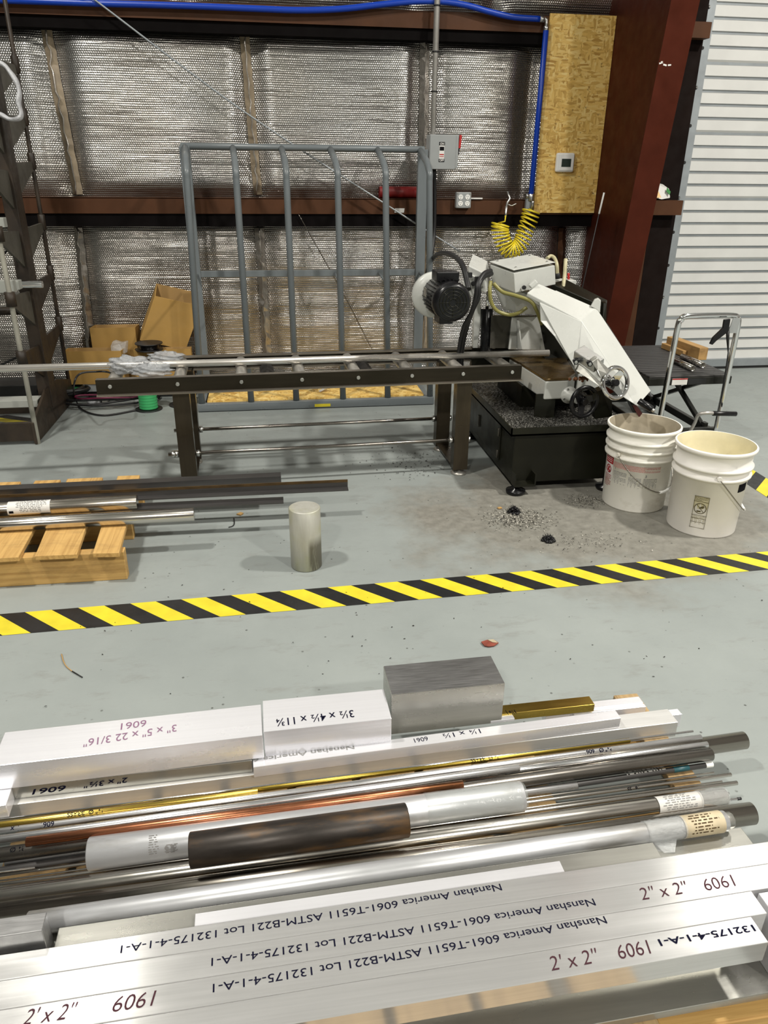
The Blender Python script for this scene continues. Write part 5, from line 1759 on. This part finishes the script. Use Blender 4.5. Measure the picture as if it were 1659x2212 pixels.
# --- the four 2 x 2 bars in front
ZF = .200
DV = nrm(V3(1, math.tan(math.radians(1.5)), 0))
NV = V3(-DV[1], DV[0], 0)
seams = [((0, 2066.4), (1659, 1813.8)), ((0, 2120.6), (1659, 1863.2)), ((0, 2180.9), (1659, 1918.6)), ((200, 2211), (1659, 1974.8)), ((700, 2199), (1659, 2036.8))]
offs = [np.dot((G(*p, ZF)+G(*q, ZF))/2, NV) for p, q in seams]
XE = lambda x, y, z: np.dot(G(x, y, z), DV)
ends = [(-.72, 1.35), (-.76, 1.28), (-.66, XE(1640, 1948, ZF)), (-.70, XE(1642, 2008, ZF))]
labs = ['square aluminium bar in the front row, farthest of the four, stencil near its left half', 'square aluminium bar in the front row with handwriting 2 x 2 at its right',
        'square aluminium bar in the front row with handwriting at its left end', 'nearest square aluminium bar of the front row, showing its front face']
FB = []
for k in range(4):
    lo, hi = offs[k+1]+.0003, offs[k]-.0003
    a = DV*ends[k][0]+NV*lo+V3(0, 0, ZF-.046)
    o = MB().hexa(a, DV*(ends[k][1]-ends[k][0]), NV*(hi-lo), (0, 0, .046)).build('square_bar', M['alu'], bevel=.0012, grain=DV)
    tag(o, labs[k], 'metal bar', BG)
    FB.append(o)


def mark(parent, body, x0, y0, x1, y1, z, size, mat, up=True, bold=.0002, shear=0.0, nm='stencil_text', sp=1.0, wv=1.0):
    """lettering on a level top face running from photo point 0 to photo point 1"""
    a, b = G(x0, y0, z), G(x1, y1, z)
    xd = nrm(b-a)
    yd = V3(-xd[1], xd[0], 0)
    L = np.linalg.norm(b-a)
    ob = text(body, size, mat, parent, nm, a, xd, yd, bold=bold, shear=shear, sp=sp)
    base = ORG[parent.name]
    w = max(np.dot(np.array(v.co)+base-a, xd) for v in ob.data.vertices)
    k = L/w
    for v in ob.data.vertices:
        q = np.array(v.co)+base-a
        s = np.dot(q, xd)
        v.co = Vector(tuple(np.array(v.co)+xd*s*(k-1)))
    return ob


ST = 'Nanshan America 6061-T6511 ASTM-B221 Lot 132175-4-1-A-1'
mark(FB[0], ST, 1082, 1909, 262, 2043, ZF, .0195, M['ink_navy'], bold=.0)
mark(FB[1], ST, 1283, 1941, 457, 2070, ZF, .0195, M['ink_navy'], bold=.0)
mark(FB[2], ST, 1307, 1979, 460, 2126, ZF, .0195, M['ink_navy'], bold=.0)
mark(FB[3], '132175-4-1-A-1', 1631, 1997, 1420, 2030, ZF, .0165, M['ink_navy'], bold=.0003)
for k, t1, p0, p1, t2, q0, q1 in ((1, '2" x 2"', (1386, 1945), (1494, 1928), '6061', (1524, 1925), (1595, 1913)),
                                  (3, "2' x 2''", (1190, 2098), (1300, 2078), '6061', (1337, 2073), (1412, 2059)),
                                  (2, "2' x 2''", (45, 2216), (162, 2199), '6061', (237, 2188), (335, 2172))):
    mark(FB[k], t1, *p0, *p1, ZF, .034, M['ink_brown'], shear=.25, bold=-.0002, nm='marker_text')
    mark(FB[k], t2, *q0, *q1, ZF, .034, M['ink_brown'], shear=.2, bold=-.0002, nm='marker_text')

# what the front row rests on: a thick bar set back under it, and a low flat bar whose near edge shows
ZL = ZF-.046
ZP = .078
lo_ = np.dot((G(1659, 2144, ZP)+G(1290, 2212, ZP))/2, NV)
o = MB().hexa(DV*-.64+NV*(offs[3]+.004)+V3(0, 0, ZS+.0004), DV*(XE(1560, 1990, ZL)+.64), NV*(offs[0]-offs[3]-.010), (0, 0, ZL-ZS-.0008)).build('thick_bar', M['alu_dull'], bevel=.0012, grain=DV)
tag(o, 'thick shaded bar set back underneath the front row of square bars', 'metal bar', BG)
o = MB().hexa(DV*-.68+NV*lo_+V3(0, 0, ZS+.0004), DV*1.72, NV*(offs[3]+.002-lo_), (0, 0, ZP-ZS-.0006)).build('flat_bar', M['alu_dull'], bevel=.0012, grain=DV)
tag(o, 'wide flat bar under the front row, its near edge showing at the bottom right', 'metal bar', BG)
xm = max(ends[2][1], ends[3][1])+.012
xm = max(xm, XE(1653, 2020, ZF-.02))
o = MB().hexa(DV*xm+NV*(offs[4]+.004)+V3(0, 0, ZP+.0004), DV*.35, NV*(offs[2]-offs[4]-.008), (0, 0, ZF-ZP-.004)).build('square_bar', M['alu2'], bevel=.0012, grain=DV)
tag(o, 'bright bar end at the right edge of the photo beyond the nearest bars', 'metal bar', BG)

# behind the front row
zE0 = .148
e0 = offs[0]+.0015
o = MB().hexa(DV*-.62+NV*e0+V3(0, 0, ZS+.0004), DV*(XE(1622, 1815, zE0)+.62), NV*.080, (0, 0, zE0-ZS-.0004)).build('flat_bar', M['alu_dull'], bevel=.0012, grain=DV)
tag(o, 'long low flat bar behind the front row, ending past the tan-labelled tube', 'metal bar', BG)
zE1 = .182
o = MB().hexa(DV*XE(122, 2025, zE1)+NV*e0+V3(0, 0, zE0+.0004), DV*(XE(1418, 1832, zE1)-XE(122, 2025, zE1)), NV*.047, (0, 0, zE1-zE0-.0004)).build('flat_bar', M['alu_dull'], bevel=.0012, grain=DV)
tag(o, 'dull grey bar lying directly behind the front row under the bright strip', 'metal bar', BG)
zE3 = .189
o = MB().hexa(DV*XE(421, 1985, zE3)+NV*(e0+.0005)+V3(0, 0, zE1+.0004), DV*(XE(1212, 1866, zE3)-XE(421, 1985, zE3)), NV*.030, (0, 0, zE3-zE1-.0004)).build('flat_bar', M['alu2'], bevel=.0008, grain=DV)
tag(o, 'bright thin strip lying on the dull bar behind the front row', 'metal bar', BG)
zEb = .232
o = MB().hexa(DV*-.66+NV*(e0+.006)+V3(0, 0, zE0+.0004), DV*(XE(92, 2005, zEb)+.66), NV*.034, (0, 0, zEb-zE0-.0004)).build('block_offcut', M['alu_cut'], bevel=.0012, grain=NV)
tag(o, 'saw-cut block with a brushed dark top at the left edge behind the front row', 'metal block', BG)

# --- tubes and rods
oT1, a, b, r = rodpx('round_tube', 'dull aluminium tube behind the front row with a tan label at its right end', (60, 1996), (1566, 1773), .171, 46, M['alu_tube'])
LT = np.linalg.norm(b-a)
tt = lambda x, y, z: tpx(a, b, z, x, y)
t0, t1, t2 = tt(1392, 1798, .171), tt(1470, 1786, .171), tt(1556, 1775, .171)
m = MB()
d = nrm(b-a)
s_ = nrm(np.cross(d, V3(0, 0, 1)))
u_ = np.cross(s_, d)
rnd = random.Random(9)
pts = [a+d*(t0+(t1+.01-t0)*i/16) for i in range(17)]
m.tube(pts, [r+.0012+rnd.random()*.0018 for _ in pts], 22)
m.build('film_wrap', M['film'], oT1)
m = MB()
p0 = a+d*(t0+.012)+s_*r*.8-u_*r*.6
m.add([p0, p0+d*.04+s_*.008, p0+d*.03+s_*.020-u_*.012, p0+d*.012+s_*.016-u_*.014, p0-d*.01+s_*.004-u_*.004], [(0, 1, 2, 3, 4)])
m.prism([p0, p0+d*.05, p0+d*.035+s_*.022-u_*.010, p0+d*.015+s_*.018-u_*.012], u_*.002)
m.build('film_tail', M['film'], oT1)
lb = sleeve(oT1, 'tan_label', a, b, r, t1, t2, -60, 150, M['label_tan'], .0016)
barlines(lb, 'label_print', a, b, r, t1+.01, t2-.01, -20, 90, M['rust'], 7, 11, lift=.0022)
MB().cyl(b-d*.02, b+d*.014, r*.80, n=8).build('end_plug', M['alu_dull'], oT1)

oT2, a, b, r = rodpx('round_tube', 'thick stainless tube reaching farthest right, behind the film-wrapped tube', (0, 1979), (1624, 1757), .0835, 51, M['steel2'], .25, hole=.93)
oT3, a, b, r = rodpx('round_tube', 'stainless tube carrying the white printed label at its right end', (0, 1938), (1566, 1720), .0785, 38.5, M['steel'], .25)
tt = lambda x, y, z=.0785: tpx(a, b, z, x, y)
t0, t1, t2 = tt(1416, 1740), tt(1510, 1727), tt(1566, 1720)
lb = sleeve(oT3, 'paper_label', a, b, r, t0, t1, -55, 100, M['label'])
barlines(lb, 'label_print', a, b, r, t0+.008, t1-.006, -45, 85, M['print_grey'], 9, 15)
d = nrm(b-a)
rnd = random.Random(19)
pts = [a+d*(t1-.004+(t2+.004-t1)*i/9) for i in range(10)]
MB().tube(pts, [r+.0012+rnd.random()*.0022 for _ in pts], 20).build('film_wrap', M['film'], oT3)

oT4, a4, b4, r4 = rodpx('round_tube', 'thick aluminium bar across the middle, half covered by the black bar', (192, 1845), (1128, 1720), .1075, 66, M['alu_tube'])
d4 = nrm(b4-a4)
s4 = nrm(np.cross(d4, V3(0, 0, 1)))
u4 = np.cross(s4, d4)
L4 = np.linalg.norm(b4-a4)
rnd = random.Random(29)
pts = [a4+d4*(L4*.76+(L4*.245)*i/14) for i in range(15)]
MB().tube(pts, [r4+.0006+rnd.random()*.0010 for _ in pts[:-1]]+[r4*.9], 26).build('film_wrap', M['film2'], oT4)


def tubetext(parent, a, b, r, t, ang, body, size, mat, bold=.0003):
    d = nrm(b-a)
    s = nrm(np.cross(d, V3(0, 0, 1)))
    u = np.cross(s, d)
    q = math.radians(ang)
    e = u*math.cos(q)+s*math.sin(q)
    e2 = -u*math.sin(q)+s*math.cos(q)
    base = a+d*t+e*r
    ob = text(body, size, mat, parent, 'marker_text', base, -d, e2, bold=bold)
    o0 = ORG[parent.name]
    # bend the lettering round the bar
    for v in ob.data.vertices:
        w = np.array(v.co)+o0-base
        h = np.dot(w, e2)
        qq = h/r
        p = base-e*r+d*np.dot(w, d)+(e*math.cos(qq)+e2*math.sin(qq))*(r+.0007)
        v.co = Vector(tuple(p-o0))
    return ob


tq = lambda x, y: tpx(a4, b4, .1075+r4*.8, x, y)
tubetext(oT4, a4, b4, r4, tq(705, 1752), 12, '2½ Ø', .030, M['ink_navy'])
tubetext(oT4, a4, b4, r4, tq(592, 1772), 14, '6061', .026, M['ink_navy'])
m = MB()
for k, (tx, w_, q0, q1) in enumerate(((.155, .004, 20, 70), (.163, .003, 20, 65), (.168, .003, 25, 60), (.212, .022, 45, 72), (.208, .018, 30, 44))):
    pass
sm1 = barlines(oT4, 'smudge', a4, b4, r4, .118, .140, 5, 75, M['smudge'], 9, 61, lift=.0007, hgt=.3)
sm2 = barlines(oT4, 'smudge', a4, b4, r4, .150, .178, 45, 75, M['smudge'], 8, 62, lift=.0007, hgt=.6)

oT5, a, b, r = rodpx('round_bar', 'black rusty steel bar lying on the aluminium bar in the middle', (410, 1837), (880, 1771), .147, 73, M['darksteel'])
oT6, a6, b6, r6 = rodpx('copper_bar', 'streaky copper round bar', (57, 1819), (1000, 1695), .124, 20, M['copper'])
oT7, a7, b7, r7 = rodpx('brass_bar', 'brighter brass rod at the left, marked in black', (0, 1781), (557, 1709), .106, 12.5, M['brass'], .25)
tubetext(oT7, a7, b7, r7, tpx(a7, b7, .112, 222, 1754), -10, '½" Ø  BRASS', .013, M['black'], .0001)
oT7b, a7b, b7b, r7b = rodpx('brass_bar', 'thinner brass rod continuing to the right beside the square bars', (545, 1707), (1360, 1599), .100, 11.0, M['brass_dull'])
tubetext(oT7b, a7b, b7b, r7b, tpx(a7b, b7b, .104, 1078, 1637), -10, '¾ Ø  BRASS', .013, M['black'], .0001)
oT8, *_ = rodpx('thin_rod', 'very thin shiny rod beside the dark gap, its dark tip at the right', (0, 1771), (1497, 1579.5), .104, 5.5, M['chrome'], .25, n=14)
oT9, a9, b9, r9 = rodpx('round_bar', 'light aluminium rod marked 6061 next to the brass rods', (0, 1796), (1514, 1593), .100, 14.5, M['alu_rod'], .25)
tubetext(oT9, a9, b9, r9, tpx(a9, b9, .106, 118, 1776), -5, '6061', .015, M['ink_navy'], .0001)
tubetext(oT9, a9, b9, r9, tpx(a9, b9, .106, 44, 1787), -5, '1 x', .015, M['ink_navy'], .0001)
tubetext(oT9, a9, b9, r9, tpx(a9, b9, .106, 1320, 1615), -5, '¾" Ø   6061', .014, M['ink_navy'], .0001)
oT10, *_ = rodpx('round_bar', 'brushed aluminium bar ending short in the middle beside the copper bar', (0, 1814), (1121, 1659), .103, 18, M['alu_rod'], .25)
oT11, *_ = rodpx('round_bar', 'slim aluminium rod lying on the dark steel tube at the right', (1090, 1667), (1528, 1608), .099, 13, M['alu_rod'])
oT12, a12, b12, r12 = rodpx('round_tube', 'dark grey steel tube with a chamfered right end', (0, 1847), (1536, 1629), .088, 30, M['steelgrey'], .25)
tubetext(oT12, a12, b12, r12, tpx(a12, b12, .10, 56, 1822), 0, '¾ Ø', .014, M['black'], .0001)
oT13, *_ = rodpx('round_tube', 'wide stainless tube sticking out behind the aluminium rods at the right', (1000, 1687), (1607, 1599), .078, 39, M['steel2'], hole=.93)
oT14, a14, b14, r14 = rodpx('plastic_rod', 'dark plastic rod with a white tip at the right', (0, 1880), (1524, 1653), .0695, 13, M['hrsteel'], .2)
d = nrm(b14-a14)
MB().cyl(b14-d*.001, b14+d*.018, r14*1.03, n=18).build('white_tip', M['white_pl'], oT14)
barlines(oT14, 'white_print', a14, b14, r14, tpx(a14, b14, .07, 1345, 1675), tpx(a14, b14, .07, 1460, 1660), -25, 15, M['label'], 1, 71, lift=.0006, hgt=.6)
MB().cyl(b14-d*.085, b14-d*.045, r14*1.06, n=18).build('teal_band', flat('teal_band', (0.01, 0.07, 0.085), .4), oT14)
oT16, *_ = rodpx('round_bar', 'medium aluminium bar showing at both ends of the thick wrapped bar', (12, 1861), (1246, 1697), .0715, 19, M['alu_rod'])
for k, (p0, p1, dp, lab) in enumerate((
        ((0, 1884), (1542, 1669), 5.0, 'thin stainless rod, shortest of the slim rods at the right'),
        ((0, 1892), (1579, 1673), 9.0, 'slim stainless rod marked SS, second from the thin one'),
        ((0, 1903), (1560, 1688), 4.5, 'very thin stainless rod between two slim rods'),
        ((0, 1912), (1592, 1691), 10.5, 'slim stainless rod next to the labelled tube, its end farthest out'))):
    o, a, b, r = rodpx('thin_rod', lab, p0, p1, ZS+.006+.001*k, dp, M['steel'], .2, n=16)
    if k == 1:
        tubetext(o, a, b, r, tpx(a, b, ZS+.007, 1382, 1703), 10, '16   SS', .011, M['black'], .0001)
oTa, *_ = rodpx('thin_rod', 'short pinkish steel rod end between the two big tubes', (1400, 1740), (1574, 1714), .067, 7, M['chrome'], n=14)
oTb, *_ = rodpx('thin_rod', 'small dark-tipped rod end just behind the widest tube', (1400, 1752), (1592, 1726), .067, 6.5, M['chrome'], n=14)
d = nrm(G(1592, 1726, .067)-G(1400, 1752, .067))
MB().cyl(G(1592, 1726, .067)-d*.001, G(1592, 1726, .067)+d*.010, .0034, n=12).build('dark_tip', M['cable'], oTb)
rodpx('thin_rod', 'thin shiny rod ending at the far left beside the grey bar end', (0, 1883.5), (76, 1874), .078, 4, M['chrome'], .2, n=12)

# --- rectangular bars and blocks at the back
zH = .105
oH1, a, b, d, n_ = rectpx('rectangular_bar', 'longest rectangular aluminium bar at the back, under the stacked bars', (0, 1742), (1465.5, 1560), zH, .052, zH-ZS-.0005, M['alu_matte'], .25)
zG = .136
oG1, a, b, d, n_ = rectpx('rectangular_bar', 'rectangular aluminium bar marked 1¼ x 1½ lying on the longest bar', (547, 1657.5), (1342, 1551), zG, .031, zG-zH-.0006, M['alu2'])
mark(oG1, 'Nanshan America 6', 766, 1610, 546, 1638.5, zG, .017, M['print_grey'], bold=.0002)
mark(oG1, '6061', 923, 1591, 893, 1596, zG, .020, M['ink_navy'], nm='marker_text', bold=.0)
mark(oG1, '1¼ x 1½', 1040, 1574, 955, 1586, zG, .022, M['ink_navy'], nm='marker_text', bold=.0)
zK = .139
oK1, a, b, d, n_ = rectpx('rectangular_bar', 'aluminium bar marked 2 x 3½ on its front face under the long white-topped block', (15, 1702), (544, 1643), zK, .06, zK-zH-.0006, M['alu_dull'])


def facemark(parent, body, x0, y0, x1, y1, yref, size, mat, bold=0.0):
    """upside-down writing on a front face whose top edge runs along yref(a,d)"""
    a_, d_, zt_ = yref
    n2 = V3(-d_[1], d_[0], 0)

    def hit(x, y):
        q = ray(x, y)
        return CAM+q*(np.dot(a_-CAM, n2)/np.dot(q, n2))
    p, q = hit(x0, y0), hit(x1, y1)
    ob = text(body, size, mat, parent, 'marker_text', p, q-p, np.cross(-n2, nrm(q-p)), bold=bold, shear=.25)
    o0 = ORG[parent.name]
    xd = nrm(q-p)
    w = max(np.dot(np.array(v.co)+o0-p, xd) for v in ob.data.vertices)
    k = np.linalg.norm(q-p)/w
    for v in ob.data.vertices:
        s = np.dot(np.array(v.co)+o0-p, xd)
        v.co = Vector(tuple(np.array(v.co)+xd*s*(k-1)))
    return ob


facemark(oK1, '2" x 3½"', 277, 1679, 178, 1692, (a, d, zK), .020, M['ink_navy'], .0003)
facemark(oK1, '6061', 145, 1696, 66, 1706, (a, d, zK), .020, M['ink_navy'], .0003)
oK2, *_ = rectpx('rectangular_bar', 'light bar end at the far left beside the 2 x 3½ bar', (-120, 1757), (13, 1739), zK, .05, zK-zH-.0006, M['alu2'])
zB1 = .205
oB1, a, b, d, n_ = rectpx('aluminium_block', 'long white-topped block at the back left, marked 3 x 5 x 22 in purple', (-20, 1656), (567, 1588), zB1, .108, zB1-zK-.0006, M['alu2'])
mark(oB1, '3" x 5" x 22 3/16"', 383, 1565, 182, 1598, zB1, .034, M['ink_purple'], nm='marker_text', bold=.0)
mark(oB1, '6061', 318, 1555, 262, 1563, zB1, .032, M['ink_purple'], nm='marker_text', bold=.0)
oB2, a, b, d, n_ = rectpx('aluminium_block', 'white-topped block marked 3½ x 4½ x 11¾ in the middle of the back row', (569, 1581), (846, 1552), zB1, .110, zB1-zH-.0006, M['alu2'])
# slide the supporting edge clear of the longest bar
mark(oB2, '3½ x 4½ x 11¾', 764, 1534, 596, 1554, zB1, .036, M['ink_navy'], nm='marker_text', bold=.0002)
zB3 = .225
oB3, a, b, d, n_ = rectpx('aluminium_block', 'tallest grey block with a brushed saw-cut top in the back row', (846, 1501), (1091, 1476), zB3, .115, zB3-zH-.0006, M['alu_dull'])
c0 = a+d*.001+n_*.001
MB().hexa(c0+V3(0, 0, 0), b-a-d*.002, n_*.113, (0, 0, .0006)).build('sawn_face', M['alu_cut'], oB3, grain=n_)
zBr = .118
oBr, a, b, d, n_ = rectpx('brass_bar', 'square brass bar lying right of the tallest block', (1075, 1544), (1285, 1521.5), zBr, .034, .022, M['brass'])
mark(oBr, '1⅛ |', 1113, 1533, 1093, 1537, zBr, .022, M['black'], nm='marker_text', bold=.0)
zJ = .096
rectpx('flat_bar', 'pale flat strip right of the square brass bar, rear one', (1180, 1541), (1390, 1517.5), zJ, .026, zJ-ZS-.0006, M['alu2'])
rectpx('flat_bar', 'pale flat strip right of the square brass bar, front one', (1240, 1543.5), (1396, 1526), zJ-.004, .012, zJ-.004-ZS-.0006, M['alu2'])
rectpx('square_bar', 'bright aluminium bar whose white end pokes out behind the longest bar', (1100, 1588), (1473.5, 1542.5), zH-.004, .022, zH-.004-ZS-.0006, M['alu2'])
rectpx('flat_bar', 'small bright strip end in front of the brass bar beside the tallest block', (1060, 1558), (1112, 1552), zH+.009, .016, .008, M['alu2'])

# ------------------------------------------------------------------ chips, dirt and scraps on the floor


def scatter(name, lab, cx, cy, sx, sy, n, size, mats, seed, cat='metal chips', zmax=.004):
    rnd = random.Random(seed)
    m = MB()
    for _ in range(n):
        x, y = rnd.gauss(cx, sx), rnd.gauss(cy, sy)
        s = size*rnd.uniform(.4, 1.5)
        a = rnd.uniform(0, 6.28)
        t = rnd.uniform(-.5, .5)
        e1 = V3(math.cos(a), math.sin(a), t)*s
        e2 = V3(-math.sin(a), math.cos(a), rnd.uniform(-.4, .4))*s*rnd.uniform(.3, .8)
        p = V3(x, y, .0015+rnd.random()*zmax)
        m.hexa(p, e1, e2, (0, 0, .0008), mi=rnd.randrange(len(mats)))
    return tag(m.build(name, mats), lab, cat, kind='stuff')


M['chip_l'] = flat('light_chip', (0.50, 0.48, 0.42), .5, .2)
M['chip_m'] = flat('grey_chip', (0.22, 0.21, 0.18), .5, .3)
M['chip_d'] = flat('dark_chip', (0.03, 0.028, 0.025), .5, .3)
q = G(1122, 1122)
scatter('chip_scatter', 'scattered pale metal chips on the floor before the saw cabinet', q[0], q[1], .062, .050, 1500, .0045, [M['chip_l'], M['chip_m'], M['chip_d'], M['chip_l']], 1)
q = G(1265, 1082)
scatter('chip_scatter', 'fine grey chips on the floor beside the dirty bucket', q[0], q[1], .045, .035, 450, .0035, [M['chip_l'], M['chip_m'], M['chip_d']], 2)
q = G(1265, 1170)
scatter('chip_scatter', 'sparse dark chips on the floor towards the hazard tape', q[0], q[1], .12, .05, 260, .0038, [M['chip_d'], M['chip_m'], M['chip_l']], 3)
q = G(880, 1000)
scatter('chip_scatter', 'dark specks on the floor under the right conveyor leg', q[0], q[1], .12, .12, 160, .005, [M['chip_d']], 4)
q = G(800, 1330)
scatter('floor_specks', 'small dark specks scattered over the open floor', q[0], q[1], .75, .40, 90, .004, [M['chip_d']], 5, 'dirt', .0008)


def clump(lab, px, py, R, seed, hgt):
    rnd = random.Random(seed)
    c = G(px, py)
    m = MB()
    for _ in range(90):
        a, rr_ = rnd.uniform(0, 6.28), R*math.sqrt(rnd.random())
        m.ball(c+V3(math.cos(a)*rr_, math.sin(a)*rr_, .004+hgt*(1-rr_/R)*rnd.random()), rnd.uniform(.003, .008), (1, 1, .8), 7, 5)
    for _ in range(60):
        a = rnd.uniform(0, 6.28)
        p = c+V3(math.cos(a)*R*.7*rnd.random(), math.sin(a)*R*.7*rnd.random(), hgt*.5)
        e = V3(rnd.gauss(0, 1), rnd.gauss(0, 1), rnd.gauss(.2, .5))
        m.cyl(p, p+nrm(e)*R*.6+V3(0, 0, .004), .0009, n=5)
    tag(m.build('swarf_clump', M['motor']), lab, 'metal chips', kind='stuff')


clump('black clump of oily swarf in the pale chips before the saw cabinet', 1110, 1108, .027, 1, .03)
clump('small black clump of oily swarf nearer the hazard tape', 1185, 1168, .026, 2, .02)
p = G(1077, 1101)
tag(MB().hexa(p+V3(0, 0, .001), (.018, .004, 0), (-.004, .012, 0), (0, 0, .007)).build('wood_chip', M['card_in'], bevel=.002), 'tiny tan chip beside the black swarf clump', 'scrap')
q = [G(x, y, .003) for x, y in ((1039, 1388), (1052, 1384), (1066, 1383), (1077, 1390), (1068, 1396), (1056, 1398), (1046, 1396))]
sc_ = tag(MB().prism(q, (0, 0, .004)).build('red_scrap', paint('red_brown_scrap', (0.22, 0.05, 0.03), .6, .3, 40), bevel=.001), 'small red-brown scrap lying alone on the open floor', 'scrap')
MB().prism([G(x, y, .0072) for x, y in ((1054, 1383), (1066, 1382), (1075, 1389), (1064, 1388))], (0, 0, .002)).build('grey_flap', M['label_tan'], sc_)
tg = thing('dry_twig', G(155, 1440), 'thin dry twig on the floor at the left below the hazard tape', 'twig')
MB().tube(spline([G(133, 1413, .003), G(137, 1428, .004), G(144, 1440, .003), G(156, 1450, .003)]), .0016, 6).build('straw_half', M['card_in'], tg)
MB().tube([G(156, 1450, .003), G(178, 1463, .003)], .0018, 6).build('dark_half', M['cable'], tg)
tag(MB().prism([G(x, y, .001) for x, y in ((511, 1112), (520, 1108), (526, 1110), (520, 1114))], (0, 0, .005)).build('tan_scrap', M['card_in']), 'tiny tan scrap on the floor left of the upright billet', 'scrap')
tag(MB().tube(spline([G(505, 1119, .003), G(506, 1130, .003), G(503, 1136, .003), G(494, 1139, .003)]), .0022, 6).build('black_zip_tie', M['cable']), 'short bent black plastic bit in the shadow left of the upright billet', 'scrap')
for i, (x0, y0, x1, y1) in enumerate(((985, 1090, 1000, 1103), (868, 1085, 888, 1095), (1497, 1090, 1530, 1106))):
    pass
